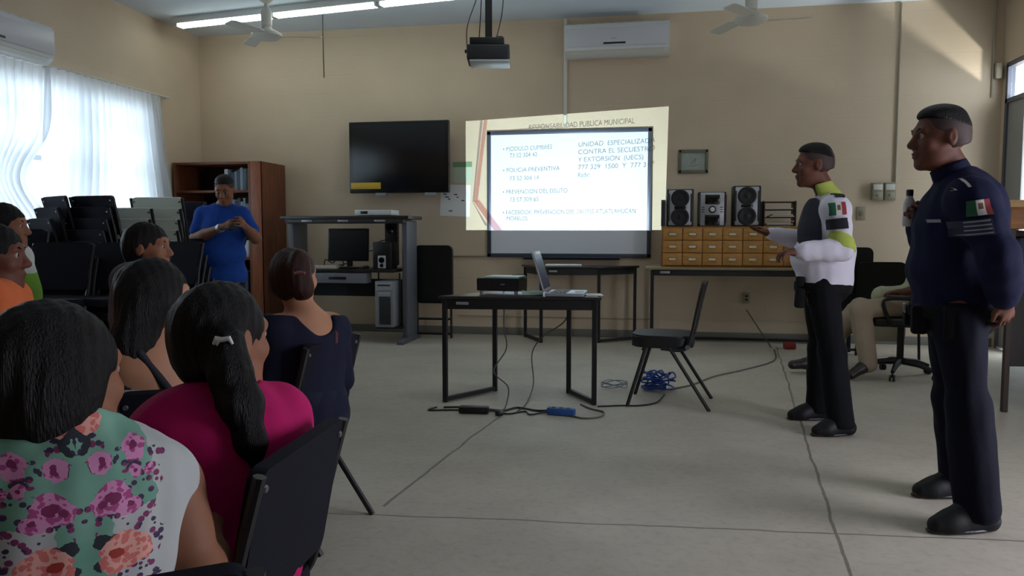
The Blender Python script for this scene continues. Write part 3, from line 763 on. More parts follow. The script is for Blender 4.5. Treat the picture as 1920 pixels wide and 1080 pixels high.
def slide_poly(name, polys, m):
    V = []; F = []
    for P in polys:
        k = len(V); V += [gate(uv(*q)) for q in P]; F.append(tuple(range(k, k + len(P))))
    me = bpy.data.meshes.new(name); me.from_pydata(V, [], F); me.transform(pm); return obj(name, me, m, pj_root, smooth=False)
M_ink = slide_tint('slide_ink', (.08, .12, .14)); M_red = slide_tint('slide_red', (.72, .36, .38)); M_dk = slide_tint('slide_grey', (.4, .36, .42)); M_pale = slide_tint('slide_pale_red', (.9, .55, .55))
slide_poly('slide_ribbon', [[(.093, 0), (.112, 0), (.06, .74), (.042, .74)], [(.042, .74), (.068, .72), (.19, 1), (.145, 1)]], M_red)
slide_poly('slide_ribbon', [[(.075, 0), (.088, 0), (.042, .74), (.034, .74)], [(.034, .74), (.044, .76), (.11, .95), (.10, .96)]], M_dk)
slide_poly('slide_rule', [[(.14, .105), (.42, .095), (.42, .103), (.14, .113)]], M_dk)
def slide_text(body, u, v, h, width=None, m=None, italic=False):
    """h in slide heights; width in slide widths"""
    mm = relief_text(body, 1.0, 0)
    co = np.zeros(len(mm.vertices) * 3); mm.vertices.foreach_get('co', co); co = co.reshape(-1, 3)
    asp = 1.79
    k = h / .7; wx = co[:, 0].max() or 1
    sx = (width / wx) if width else k / asp
    for i, vv in enumerate(mm.vertices):
        vv.co = gate(uv(u + co[i, 0] * sx, v - co[i, 1] * k))
    mm.transform(pm)
    o = obj('slide_lettering', mm, m or M_ink, pj_root, smooth=False); return o
slide_text('RESPONSABILIDAD PUBLICA MUNICIPAL', .32, .118, .046, .52)
for u, v, s, wd in ((.19, .285, '\u2022 MODULO CUMBRES', .25), (.225, .345, '73 52 304 42', .14), (.19, .475, '\u2022 POLICIA PREVENTIVA', .29), (.225, .55, '73 52 304 14', .15),
                    (.19, .67, '\u2022 PREVENCION DEL DELITO', .33), (.225, .74, '73 57 309 65', .15), (.19, .855, '\u2022 FACEBOOK: PREVENCION DEL DELITO ATLATLAHUCAN', .67), (.21, .91, 'MORELOS', .11)):
    slide_text(s, u, v, .038, wd)
for v, s, wd in ((.27, 'UNIDAD  ESPECIALIZADA', .37), (.335, 'CONTRA EL SECUESTRO', .37), (.40, 'Y EXTORSI\u00d3N  (UECS)', .32), (.465, '777 329  1500  Y  777 317', .37), (.53, 'Radio', .06)):
    slide_text(s, .57, v + .01, .04, wd)
slide_text('UECS', .785, .665, .025, .03, M_pale); slide_text('MORELOS', .765, .71, .035, .08, M_pale)
pl = bpy.data.lights.new('projector_beam', 'SPOT'); pl.energy = 760; pl.spot_size = R(62); pl.spot_blend = 0; pl.shadow_soft_size = 0; pl.color = (.72, .93, 1.0)
po = bpy.data.objects.new('projector_beam', pl); COL.objects.link(po); po.location = LENS
po.rotation_euler = (Vector((-1.04, YB, 1.88)) - LENS).to_track_quat('-Z', 'Y').to_euler()

# ---------------------------------------------------------------- cables on the floor
def cord(name, pts, r, m, label, cat='cable', n=8, group=None):
    b = N(); tube(b, smooth_path(pts, n), r, seg=6); return tag(obj(name, b, m), label, cat, group)
M_greycord = mat('grey_cord', '56524a', rough=.6); M_bluecord = mat('blue_cord', '22459a', rough=.45)
cord('projector_cable', [(-1.12, 5.66, .775), (-1.13, 5.78, .74), (-1.13, 5.76, .5), (-1.1, 5.7, .33), (-1.18, 5.62, .17), (-1.05, 5.5, .08), (-1.02, 5.3, .006), (-1.0, 5.1, .006)], .005, M_greycord, 'grey cable dropping from the projector to the floor')
cord('laptop_cable', [(-.66, 5.67, .78), (-.64, 5.8, .74), (-.66, 5.78, .55), (-.85, 5.9, .4), (-.95, 6.0, .25), (-.9, 5.75, .06), (-.88, 5.3, .006), (-.9, 5.05, .006)], .005, M_greycord, 'grey cable sagging from the laptop down to the floor')
cord('power_cable', [(-1.42, 5.08, .006), (-1.3, 5.1, .006), (-1.16, 5.03, .02), (-1.0, 5.06, .006), (-.92, 5.16, .006), (-.78, 5.1, .006), (-.68, 5.08, .015)], .008, M_blackpl, 'thick black power cable on the floor before the front table')
cord('power_cable', [(-1.47, 5.08, .006), (-1.5, 4.98, .006), (-1.4, 5.0, .006), (-1.3, 5.02, .006), (-1.2, 4.99, .02), (-1.05, 5.02, .01), (-.95, 4.97, .006), (-.85, 5.06, .006), (-.8, 4.98, .006), (-.7, 5.05, .012)], .006, M_blackpl, 'looping black cable running past the black power adapter')
cord('extension_cable', [(-.55, 5.0, .012), (-.45, 4.94, .006), (-.34, 5.0, .006), (-.33, 5.14, .006), (-.42, 5.22, .006), (-.5, 5.34, .006)], .006, M_greycord, 'grey cable curling out of the blue plug')
cord('extension_cable', [(-.38, 5.3, .006), (-.22, 5.36, .006), (-.1, 5.38, .006), (.02, 5.5, .006), (.08, 5.78, .006)], .006, M_blackpl, 'dark cable running under the black chair')
cord('extension_cable', [(.12, 5.98, .006), (.3, 6.2, .006), (.5, 6.6, .006), (.8, 7.0, .006), (1.1, 7.5, .006), (1.2, 8.1, .006), (1.2, 8.5, .02), (1.0, 8.86, .35)], .007, M_greycord, 'grey cable running from the blue coil back to the wall')
b = N(); box(b, (0, 0, .025), (.2, .07, .045), bev=.01); tag(obj('power_adapter', b, M_blackpl, loc=(-1.18, 4.97, 0), rz=4), 'black power adapter lying before the front table', 'power adapter')
b = N(); box(b, (0, 0, .02), (.05, .035, .035), bev=.006); tag(obj('plug', b, M_blackpl, loc=(-1.0, 4.93, 0), rz=30), 'small black plug right of the power adapter', 'plug')
t = thing('blue_power_strip', 'small blue power strip on the floor by the table leg', 'power strip', (-.6, 5.02, 0), -8)
b = N(); box(b, (0, 0, .025), (.19, .06, .05), bev=.012); obj('body', b, mat('blue_plastic', '2a5290', rough=.4), t)
b = N()
for k in range(3): box(b, (-.05 + k * .05, 0, .051), (.02, .02, .004))
obj('sockets', b, M_blackpl, t)
b = N()
rc = random.Random(2)
P = []
for k in range(130):
    a = k * .62; rad = .085 + .035 * math.sin(k * .37) + rc.uniform(-.015, .015)
    P.append((rad * math.cos(a) * (1 + .2 * math.sin(k * .11)), rad * .75 * math.sin(a), .02 + .07 * (1 + math.sin(k * .29 + 1)) * (.5 + .5 * rc.random())))
tube(b, smooth_path(P, 3), .0065, seg=6)
tag(obj('cable_coil', b, M_bluecord, loc=(.02, 5.95, 0)), 'tangled coil of blue network cable under the black chair', 'cable coil')
b = N()
P = [(.1 * math.cos(k * .5), .07 * math.sin(k * .5), .012 + .02 * (1 + math.sin(k * .7))) for k in range(40)]
tube(b, smooth_path(P, 3), .004, seg=6); tag(obj('cable_coil', b, mat('pale_blue_cord', '8590a0', rough=.5), loc=(-.3, 5.98, 0)), 'small loose coil of pale cable left of the blue coil', 'cable coil')
b = N(); box(b, (0, 0, .035), (.12, .1, .07), bev=.015); tag(obj('red_box', b, mat('dull_red', '8c2a24', rough=.6), loc=(1.38, 8.35, 0)), 'small dull red object on the floor behind the officer in white', 'small box')
# ---------------------------------------------------------------- chairs
def CF(lat, d, z=0.0):
    """room point from distance ahead of and across the camera's standing point"""
    return Vector((lat * .98325 - d * .18224, lat * .18224 + d * .98325, z))
def CD(lat, d):
    v = CF(lat, d); return v.normalized()
def J(px, py, d):
    p = CF((px - 960) / 1450.0 * d, d)
    # a pixel ray at horizontal distance d (camera tilt 4.142 deg)
    c, s = math.cos(R(4.142)), math.sin(R(4.142)); v = (py - 540) / 1450.0
    zd = d / (c - v * s)     # distance along the axis
    lat = (px - 960) / 1450.0 * zd
    q = CF(lat, d); q.z = 1.21 - zd * (s + v * c); return q
def heading(f): return math.degrees(math.atan2(-f.x, f.y))

def side_chair(label, loc, rz, group, w=.42, top=.79, pad=.045, fab=None, rounded=.03, frame=None, seat_z=.45, seat_r=.05, back_h=.31, backfab=None):
    fab = fab or M_chairfab; frame = frame or M_blacksteel
    t = thing('side_chair', label, 'chair', loc, rz, group)
    b = N(); prism(b, rrect(w + .01, .42, seat_r), seat_z - pad, seat_z, c=(0, .02, 0)); bmesh.ops.bevel(b, geom=[e for e in b.edges if abs(e.verts[0].co.z - e.verts[1].co.z) < 1e-5], offset=.014, segments=3, affect='EDGES')
    obj('seat', b, fab, t)
    lean = Matrix.Rotation(R(90 + 11), 3, 'X')
    b = N(); prism(b, rrect(w, back_h, rounded), -.014, .014, lean, (0, -.222, top - back_h / 2)); bmesh.ops.bevel(b, geom=[e for e in b.edges if e.calc_length() < 99 and e.calc_face_angle(0) > 1.2], offset=.006, segments=2, affect='EDGES')
    obj('backrest', b, backfab or fab, t)
    for s in (-1, 1):
        x = s * (w / 2 + .004)
        b = N(); tube(b, smooth_path([(x, .02, seat_z - pad), (x, -.14, seat_z - pad), (x, -.19, seat_z + .03), (x, -.215, top - back_h * .6), (x, -.262, top - .01)], 6), .0125, seg=8); obj('back_upright', b, frame, t)
        b = N(); tube(b, [(x, .12, seat_z - pad + .005), (x * 1.04, .245, 0)], .0125, seg=8); obj('leg', b, frame, t)
        b = N(); tube(b, [(x, -.04, seat_z - pad + .005), (x * 1.04, -.31, 0)], .0125, seg=8); obj('leg', b, frame, t)
    b = N(); tube(b, [(-w / 2, .14, seat_z - pad - .012), (w / 2, .14, seat_z - pad - .012)], .01, seg=8); tube(b, [(-w / 2, -.1, seat_z - pad - .012), (w / 2, -.1, seat_z - pad - .012)], .01, seg=8); obj('cross_bar', b, frame, t)
    for s in (-1, 1):
        b = N(); lathe(b, [(.008, 0), (.006, .004)], c=(s * (w / 2 - .02), -.24 - .02, top - .04), M=rot(101), seg=10); obj('bolt', b, M_steel, t)
    return t
GA = 'dark chairs of the seated audience'
def at_panel(lat, d, fl, fd): # chair whose backrest middle stands here
    f = CD(fl, fd); p = CF(lat, d) + f * .235; return (p.x, p.y, 0), heading(f)
loc, rz = at_panel(-.443, 1.55, -.99, .13)
chb = side_chair('dark chair whose back stands right of the woman in magenta', loc, rz, GA)
def ch_copy(lat, d, fl, fd, label, src=None):
    loc, rz = at_panel(lat, d, fl, fd); return dup(src or chb, loc, rz, label, GA)
ch_copy(-.73, 3.05, -.96, .26, 'dark chair of the woman with pinned up brown hair')
ch_copy(-.53, .885, -.42, .9, 'dark chair nearest the camera, behind the floral blouse')
ch_copy(-.84, 2.08, -.3, .95, 'dark chair behind the woman with the bare back')
ch_copy(-1.72, 3.35, .9, .43, 'dark chair of the woman in the grey sweater')
ch_copy(-2.0, 2.62, .9, .43, 'dark chair of the person in orange')
ch_copy(-2.6, 3.65, .9, .43, 'dark chair of the person in white and green')

# the chair by the front table
fc = side_chair('black upholstered chair standing empty beside the front table', (.085, 5.55, 0), 90 - 6, None, w=.4, top=.87, pad=.085, fab=mat('black_vinyl', '0d0d10', rough=.55), rounded=.09, seat_z=.5, seat_r=.1, back_h=.36)
for s in (-1, 1):
    b = N(); lathe(b, [(.016, -.02), (.016, .02)], c=(s * .2, -.16, .43), M=rot(0, 90), seg=12); obj('hinge_knob', b, M_steel, fc)

# stacks of spare chairs on the left
GS = 'stacked spare chairs below the curtained window'
first = [None]
base = side_chair('spare', (0, 0, 0), 0, GS)
GP = 'pale stacked chairs below the curtained window'
pale = side_chair('spare', (0, 0, 0), 0, GP, backfab=mat('pale_grey_green_plastic', 'c8d0c4', rough=.6))
def stack(x, y, rz, n, name, src, group, step=.088, shift=.03, z0=0.0):
    f = Vector((-math.sin(R(rz)), math.cos(R(rz)), 0))
    for k in range(n):
        pos = 'bottom' if k == 0 else ('top' if k == n - 1 else None)
        words = ['bottom chair', 'second chair up', 'third chair up', 'fourth chair up', 'fifth chair up', 'sixth chair up', 'seventh chair up', 'eighth chair up', 'ninth chair up']
        w = 'topmost chair' if k == n - 1 else words[k]
        loc = (x + f.x * shift * k, y + f.y * shift * k, z0 + step * k)
        dup(src, loc, rz, '%s of the %s' % (w, name), group)
def vx(px, d): p = J(px, 500, d); return p.x, p.y
SA = heading(Vector((.15, .99, 0))); SB = heading(Vector((.48, .88, 0))); SP = heading(Vector((-.12, .99, 0)))
for px, d, rz, n, nm, src, g, sh in ((58, 6.0, SB, 9, 'slanting dark stack under the pinched curtain', base, GS, .055), (172, 6.05, SA, 9, 'tall dark stack before the window middle', base, GS, .035),
                              (246, 6.3, SP, 8, 'lower pale stack near the corner', pale, GP, .03), (300, 6.35, SP, 9, 'taller pale stack near the corner', pale, GP, .03),
                              (356, 7.3, SA, 9, 'dark stack behind the man in blue', base, GS, .03),
                              (15, 5.2, 190, 6, 'dark stack at the left picture edge', base, GS, .03), (92, 4.95, 182, 5, 'low dark stack right of the left picture edge', base, GS, .03),
                              (160, 5.0, 176, 5, 'low dark stack left of the grey sweater', base, GS, .03), (232, 5.05, 172, 5, 'low dark stack behind the grey sweater', base, GS, .03), (310, 5.5, 170, 5, 'low dark stack right of the grey sweater', base, GS, .03)):
    x, y = vx(px, d); stack(x, y, rz, n, nm, src, g, shift=sh)
for o in (base, pale):
    for c in list(o.children): bpy.data.objects.remove(c)
    bpy.data.objects.remove(o)

# folded padded chairs against the wall right of the workstation
t = thing('padded_chair', 'black padded chair with a tall rounded back right of the workstation', 'chair', (-2.48, 8.5, 0), 0, 'black chairs against the back wall')
b = N(); prism(b, rrect(.44, .64, .06), -.03, .03, rot(90), (0, .0, .74)); bmesh.ops.bevel(b, geom=[e for e in b.edges if e.calc_face_angle(0) > 1.2], offset=.012, segments=3, affect='EDGES'); obj('backrest', b, M_blackpl, t)
b = N(); tube(b, [(-.2, 0, .5), (-.2, 0, .0)], .013); tube(b, [(.2, 0, .5), (.2, 0, 0)], .013); obj('back_upright', b, M_blacksteel, t)
b = N(); 
for z in (.22, .05): tube(b, [(-.2, -.02, z), (.2, -.02, z)], .013)
obj('cross_bar', b, M_blacksteel, t)
b = N(); box(b, (0, .14, .42), (.42, .2, .06), bev=.02); obj('seat', b, M_blackpl, t)
x, y = vx(1592, 7.6)
t2 = dup(t, (x, y, 0), 8, 'black padded chair with a tall back directly behind the officer in white', 'black chairs against the back wall')
x, y = vx(1668, 7.3)
t3 = thing('padded_chair', 'low black backrest chair behind the seated person in khaki trousers', 'chair', (x, y, 0), 184, 'black chairs against the back wall')
b = N(); prism(b, rrect(.46, .42, .07), -.025, .025, rot(90), (0, -.2, .71)); bmesh.ops.bevel(b, geom=[e for e in b.edges if e.calc_face_angle(0) > 1.2], offset=.01, segments=3, affect='EDGES'); obj('backrest', b, M_blackpl, t3)
b = N(); box(b, (0, 0, .44), (.44, .42, .06), bev=.02); obj('seat', b, M_blackpl, t3)
for s in (-1, 1):
    for yy in (-.2, .2):
        b = N(); tube(b, [(s * .2, yy, .6 if yy < 0 else .42), (s * .21, yy * 1.1, 0)], .013); obj('leg', b, M_blacksteel, t3)

# office chair of the seated person at the right
oc = J(1690, 600, 6.45)
t = thing('office_chair', 'black swivel office chair on a five star base with castors', 'office chair', (oc.x, oc.y, 0), 80)
b = N(); box(b, (0, 0, .475), (.5, .48, .08), bev=.03, seg=3); obj('seat', b, M_blackpl, t)
b = N(); prism(b, rrect(.44, .5, .07), -.03, .03, rot(96), (0, -.27, .85)); bmesh.ops.bevel(b, geom=[e for e in b.edges if e.calc_face_angle(0) > 1.2], offset=.012, segments=3, affect='EDGES'); box(b, (0, -.25, .55), (.07, .03, .3), bev=.008); obj('backrest', b, M_blackpl, t)
b = N(); tube(b, [(0, 0, .12), (0, 0, .44)], .028, seg=14); obj('gas_column', b, M_blacksteel, t)
b = N()
for k in range(5):
    a = R(72 * k + 20); tube(b, [(0, 0, .13), (.16 * math.cos(a), .16 * math.sin(a), .115), (.3 * math.cos(a), .3 * math.sin(a), .075)], [.03, .024, .016], seg=8)
obj('star_base', b, M_blackpl, t)
for k in range(5):
    a = R(72 * k + 20)
    b = N()
    for s in (-.014, .014): lathe(b, [(.026, -.007), (.026, .007)], c=(.3 * math.cos(a) - s * math.sin(a), .3 * math.sin(a) + s * math.cos(a), .026), M=Matrix.Rotation(a, 3, 'Z') @ rot(90), seg=14)
    tube(b, [(.3 * math.cos(a), .3 * math.sin(a), .03), (.3 * math.cos(a), .3 * math.sin(a), .075)], .008)
    obj('castor', b, M_blackpl, t)
for s in (-1, 1):
    b = N(); tube(b, smooth_path([(s * .26, -.12, .45), (s * .3, -.12, .55), (s * .3, -.1, .66), (s * .3, .14, .67), (s * .3, .16, .6), (s * .26, .1, .46)], 5), .014, seg=8); box(b, (s * .3, .02, .685), (.06, .26, .03), bev=.01); obj('armrest', b, M_blackpl, t)
b = N(); box(b, (0, .02, .3), (.3, .26, .14), bev=.01); tag(obj('paper_bundle', b, mat('beige_parcel', 'a59c86', rough=.8), loc=(oc.x + .02, oc.y + .55, 0)), 'pale bundle behind the swivel chair, low against the wall', 'bundle')

# wooden desk at the right edge
dk = (2.72, 5.95)
t = thing('wooden_counter', 'wooden counter with a light top and dark front at the right edge', 'counter', (dk[0], dk[1], 0), 4)
b = N(); box(b, (0, 0, 1.395), (.92, .62, .05), bev=.006); obj('counter_top', b, mat('light_wood', 'c9a06a', rough=.4, var=.12, scale=5, stretch=(1, 8, 8)), t)
b = N(); box(b, (0, -.02, 1.3), (.88, .54, .14), bev=.004); obj('upper_rail', b, mat('orange_wood', 'a8713f', rough=.45, var=.18, scale=5, stretch=(1, 8, 8)), t)
b = N(); box(b, (0, .0, 1.2), (.88, .5, .04), bev=.003); box(b, (0, .22, .95), (.88, .03, .5)); obj('shelf', b, mat('dark_wood_back', '3a2218', rough=.7), t)
b = N(); box(b, (0, .02, .83), (.9, .6, .05), bev=.004); obj('desk_top', b, M_wood, t)
b = N(); box(b, (0, -.25, .56), (.84, .02, .5)); obj('front_panel', b, mat('dark_front', '2b2622', rough=.5), t)
for x in (-.415, .415):
    for y in (-.26, .26):
        b = N(); square_tube(b, (x, y, 0), (x, y, 1.23 if y > 0 else 1.23), .035, .035); obj('leg', b, mat('brown_steel', '3a2c22', rough=.5), t)
b = N(); box(b, (0, 0, .16), (.36, .2, .32), bev=.01); tag(obj('storage_box', b, mat('blue_grey_box2', '3a465c', rough=.5), loc=(dk[0] - .12, dk[1] - .05, .8555), rz=4), 'blue grey box in the open shelf of the wooden counter', 'box')

# ================================================================ figures
def smin(a, b, k):
    if k <= 0: return np.minimum(a, b)
    h = np.maximum(k - np.abs(a - b), 0) / k
    return np.minimum(a, b) - h * h * k * .25
A = lambda v: np.array((v[0], v[1], v[2]), dtype=np.float64)
def cone(a, b, r1, r2): return ('c', A(a), A(b), r1, r2)
def ell(c, r, M=None): return ('e', A(c), A(r), np.array(M) if M is not None else np.eye(3))
def prim_bounds(p, g):
    if p[0] == 'c':
        r = max(p[3], p[4]) + g; return np.minimum(p[1], p[2]) - r, np.maximum(p[1], p[2]) + r
    r = max(p[2]) + g; return p[1] - r, p[1] + r
def prim_eval(p, X, Y, Z, off):
    if p[0] == 'c':
        a, b, r1, r2 = p[1:]; ab = b - a; l2 = max(ab @ ab, 1e-9)
        px, py, pz = X - a[0], Y - a[1], Z - a[2]
        t = np.clip((px * ab[0] + py * ab[1] + pz * ab[2]) / l2, 0, 1)
        d = np.sqrt((px - t * ab[0]) ** 2 + (py - t * ab[1]) ** 2 + (pz - t * ab[2]) ** 2)
        return d - (r1 + (r2 - r1) * t) - off
    c, r, M = p[1:]; r = r + off
    px, py, pz = X - c[0], Y - c[1], Z - c[2]
    u = px * M[0, 0] + py * M[1, 0] + pz * M[2, 0]; v = px * M[0, 1] + py * M[1, 1] + pz * M[2, 1]; w = px * M[0, 2] + py * M[1, 2] + pz * M[2, 2]
    k0 = np.sqrt((u / r[0]) ** 2 + (v / r[1]) ** 2 + (w / r[2]) ** 2)
    k1 = np.sqrt((u / r[0] ** 2) ** 2 + (v / r[1] ** 2) ** 2 + (w / r[2] ** 2) ** 2) + 1e-9
    return k0 * (k0 - 1) / k1
class SDF:
    """signed-distance modelling of one continuous skin, meshed with surface nets"""
    def __init__(s, prims, vox, off=0.0, pad=.03):
        # prims: (prim, k[, op, off2]) with op 'u' or 's'
        lo = np.full(3, 1e9); hi = -lo
        for q in prims:
            if len(q) > 2 and q[2] == 's': continue
            a, b = prim_bounds(q[0], off + (q[3] if len(q) > 3 else 0)); lo = np.minimum(lo, a); hi = np.maximum(hi, b)
        lo -= pad; hi += pad
        s.lo = lo; s.vox = vox; s.n = np.ceil((hi - lo) / vox).astype(int) + 1
        s.v = np.full(tuple(s.n), .2, dtype=np.float32)
        s.ax = [lo[i] + vox * np.arange(s.n[i]) for i in range(3)]
        for q in prims: s.add(q[0], q[1], q[2] if len(q) > 2 else 'u', off + (q[3] if len(q) > 3 else 0))
    def win(s, a, b):
        i0 = np.clip(np.floor((a - s.lo) / s.vox).astype(int), 0, s.n - 1); i1 = np.clip(np.ceil((b - s.lo) / s.vox).astype(int) + 1, 1, s.n)
        sl = tuple(slice(x, y) for x, y in zip(i0, i1))
        return sl, s.ax[0][sl[0]][:, None, None], s.ax[1][sl[1]][None, :, None], s.ax[2][sl[2]][None, None, :]
    def add(s, p, k, op='u', off=0.0):
        a, b = prim_bounds(p, off + k + s.vox * 3)
        if (b < s.lo).any(): return
        sl, X, Y, Z = s.win(a, b)
        d = prim_eval(p, X, Y, Z, off).astype(np.float32)
        if op == 'u': s.v[sl] = smin(s.v[sl], d, k)
        else: s.v[sl] = -smin(-s.v[sl], d, k)
    def cut(s, p, n, k=0.0):
        """remove the side n points to"""
        p = A(p); n = A(n); n = n / np.linalg.norm(n)
        d = ((s.ax[0] - p[0]) * n[0])[:, None, None] + ((s.ax[1] - p[1]) * n[1])[None, :, None] + ((s.ax[2] - p[2]) * n[2])[None, None, :]
        d = d.astype(np.float32); s.v = -smin(-s.v, -d, k)
    def noise(s, amp, freq, seed=0, zf=1.0):
        r = np.random.RandomState(seed); out = 0
        for k in range(5):
            w = r.normal(size=3) * freq * (1 + .5 * k); w[2] *= zf; ph = r.uniform(0, 6.28)
            out = out + np.sin((s.ax[0] * w[0])[:, None, None] + (s.ax[1] * w[1])[None, :, None] + (s.ax[2] * w[2])[None, None, :] + ph) / (1 + .6 * k)
        s.v += (amp * out / 2).astype(np.float32)
    def mesh(s, name, M4=None):
        v = s.v; ins = v < 0; nx, ny, nz = v.shape
        c = np.zeros((nx - 1, ny - 1, nz - 1), np.uint8)
        for i in (0, 1):
            for j in (0, 1):
                for k in (0, 1): c += ins[i:nx - 1 + i, j:ny - 1 + j, k:nz - 1 + k]
        act = (c > 0) & (c < 8); idx = np.argwhere(act)
        vid = np.full(act.shape, -1, np.int32); vid[act] = np.arange(len(idx))
        co = np.zeros((len(idx), 3)); cnt = np.zeros(len(idx))
        corners = [(i, j, k) for i in (0, 1) for j in (0, 1) for k in (0, 1)]
        vals = {q: v[idx[:, 0] + q[0], idx[:, 1] + q[1], idx[:, 2] + q[2]] for q in corners}
        for q in corners:
            for a in range(3):
                if q[a] == 0:
                    q2 = tuple(q[m] + (1 if m == a else 0) for m in range(3))
                    A_, B_ = vals[q], vals[q2]; m = (A_ < 0) != (B_ < 0)
                    t = A_[m] / (A_[m] - B_[m])
                    p = np.tile(np.array(q, float), (m.sum(), 1)); p[:, a] += t
                    co[m] += p; cnt[m] += 1
        co = (co / cnt[:, None] + idx) * s.vox + s.lo
        F = []
        for a in range(3):
            b, c_ = [(1, 2), (2, 0), (0, 1)][a]
            s0 = [slice(None)] * 3; s1 = [slice(None)] * 3; s0[a] = slice(0, -1); s1[a] = slice(1, None)
            for t in (b, c_): s0[t] = slice(1, -1); s1[t] = slice(1, -1)
            e0 = ins[tuple(s0)]; e1 = ins[tuple(s1)]
            q = np.argwhere(e0 != e1); fl = e0[tuple(q.T)]
            q[:, b] += 1; q[:, c_] += 1
            def cell(db, dc):
                r = q.copy(); r[:, b] -= db; r[:, c_] -= dc; return vid[r[:, 0], r[:, 1], r[:, 2]]
            f = np.stack([cell(1, 1), cell(0, 1), cell(0, 0), cell(1, 0)], 1)
            f[~fl] = f[~fl][:, ::-1]; F.append(f)
        F = np.concatenate(F).astype(np.int32)
        ok = (F >= 0).all(1); F = F[ok]
        me = bpy.data.meshes.new(name)
        me.vertices.add(len(co)); me.loops.add(F.size); me.polygons.add(len(F))
        if M4 is not None:
            m = np.array(M4); co = co @ m[:3, :3].T + m[:3, 3]
        me.vertices.foreach_set('co', co.astype(np.float32).ravel()); me.loops.foreach_set('vertex_index', F.ravel())
        me.polygons.foreach_set('loop_start', np.arange(0, F.size, 4, dtype=np.int32))
        me.update(calc_edges=True); me.validate()
        return me

def unit(v): v = Vector(v); return v.normalized()
def frame3(fwd, up):
    f = unit(fwd); r = f.cross(unit(up)).normalized(); u = r.cross(f).normalized()
    return Matrix((r, f, u)).transposed()      # columns right, forward, up
def Lp(a, b, t): return Vector(a).lerp(Vector(b), t)

def hand_prims(wr, dr, pn, side, curl=35, s=1.0, spread=5):
    """palm, four fingers, thumb; pn = palm normal, side +1 right hand, -1 left"""
    y = unit(dr); z = -unit(Vector(pn) - y * y.dot(Vector(pn))); x = y.cross(z).normalized()
    M = Matrix((x, y, z)).transposed()
    W = lambda a, b, c: Vector(wr) + (x * a + y * b + z * c) * s
    out = [(ell(W(0, .052, 0), (.040 * s, .05 * s, .017 * s), M), .012), (cone(wr, W(0, .03, 0), .026 * s, .027 * s), .012)]
    for i, (ox, ln) in enumerate(((-.033, .072), (-.0115, .082), (.0105, .077), (.032, .06))):
        ox *= side; p = W(ox, .088 - abs(ox) * .25, 0); ang = R(4); yaw = R(spread) * (i - 1.5) * side
        for j, fr in enumerate((.42, .32, .26)):
            ang += R(curl) * (.6 if j == 0 else 1.0)
            d = (y * math.cos(ang) - z * math.sin(ang)) * math.cos(yaw) + x * math.sin(yaw)
            q = p + d * ln * fr * s; r = (.0092, .0086, .0080)[j] * s
            out.append((cone(p, q, r, r * .93), .004 if j else .006)); p = q
    p0 = W(-.028 * side, .022, -.004); p1 = W(-.052 * side, .05, -.012); p2 = W(-.056 * side, .082, -.022)
    out += [(cone(p0, p1, .015 * s, .0115 * s), .01), (cone(p1, p2, .0112 * s, .009 * s), .004)]
    return out

def head_prims(H, F, U, s=1.0):
    M = frame3(F, U); W = lambda a, b, c: Vector(H) + M @ Vector((a, b, c)) * s
    E = lambda c, r: ell(W(*c), tuple(q * s for q in r), M)
    C = lambda a, b, r1, r2: cone(W(*a), W(*b), r1 * s, r2 * s)
    return [(E((0, -.012, .035), (.076, .097, .086)), 0), (E((0, .022, -.02), (.062, .068, .088)), .03), (E((0, .03, -.07), (.050, .052, .042)), .03),
            (E((0, .07, -.096), (.022, .018, .018)), .025), (C((-.034, .076, .030), (.034, .076, .030), .013, .013), .02),
            (E((.030, .094, .010), (.017, .012, .012)), .012, 's'), (E((-.030, .094, .010), (.017, .012, .012)), .012, 's'),
            (C((0, .084, .018), (0, .106, -.022), .0095, .014), .012), (E((.011, .095, -.028), (.010, .012, .009)), .008), (E((-.011, .095, -.028), (.010, .012, .009)), .008),
            (E((.038, .060, -.022), (.024, .024, .022)), .02), (E((-.038, .060, -.022), (.024, .024, .022)), .02),
            (E((0, .088, -.053), (.023, .012, .0065)), .006), (E((0, .086, -.066), (.020, .012, .007)), .006),
            (E((.078, -.008, .0), (.009, .019, .032)), .008), (E((-.078, -.008, .0), (.009, .019, .032)), .008),
            (E((.088, -.004, .004), (.005, .010, .018)), .003, 's'), (E((-.088, -.004, .004), (.005, .010, .018)), .003, 's')], M, W

def hair_sdf(kind, H, M, W, s, extra, vox, seed=1):
    E = lambda c, r: ell(W(*c), tuple(q * s for q in r), M)
    f = M @ Vector((0, .9, -.5)); dn = M @ Vector((0, 0, -1))
    if kind == 'fade_top':
        P = [(E((0, -.012, .036), (.079, .099, .090)), 0), (E((0, -.002, .088), (.066, .085, .044)), .02)]
        g = SDF(P, vox); g.cut(W(0, 0, .062), M @ Vector((0, .25, -1)), .008)
    elif kind == 'fade_side':
        P = [(E((0, -.012, .035), (.0775, .0985, .0875)), 0), (E((0, -.05, -.02), (.064, .056, .07)), .03)]
        g = SDF(P, vox); g.cut(W(0, .048, .03), M @ Vector((0, 1, -.35))); g.cut(W(0, 0, -.045), M @ Vector((0, -.3, -1)), .01)
    else:
        P = [(E((0, -.014, .037), (.0815, .104, .0925)), 0)]
        if kind == 'bob': P += [(E((0, -.035, -.03), (.094, .08, .098)), .04), (E((0, -.05, -.08), (.07, .05, .05)), .04)]
        if kind in ('tied', 'pony'): P += [(E((0, -.045, -.01), (.078, .066, .085)), .03)]
        g = SDF(P + list(extra), vox)
        g.v = g.v
        # the face stays free of hair
        k = len(P)
        for c, r in (((0, .118, -.035), (.058, .075, .100)), ((0, .1, -.12), (.09, .075, .06))):
            g.add(E(c, r), .01, 's')
        g.noise(.003, 60, seed, zf=.35)
    return g

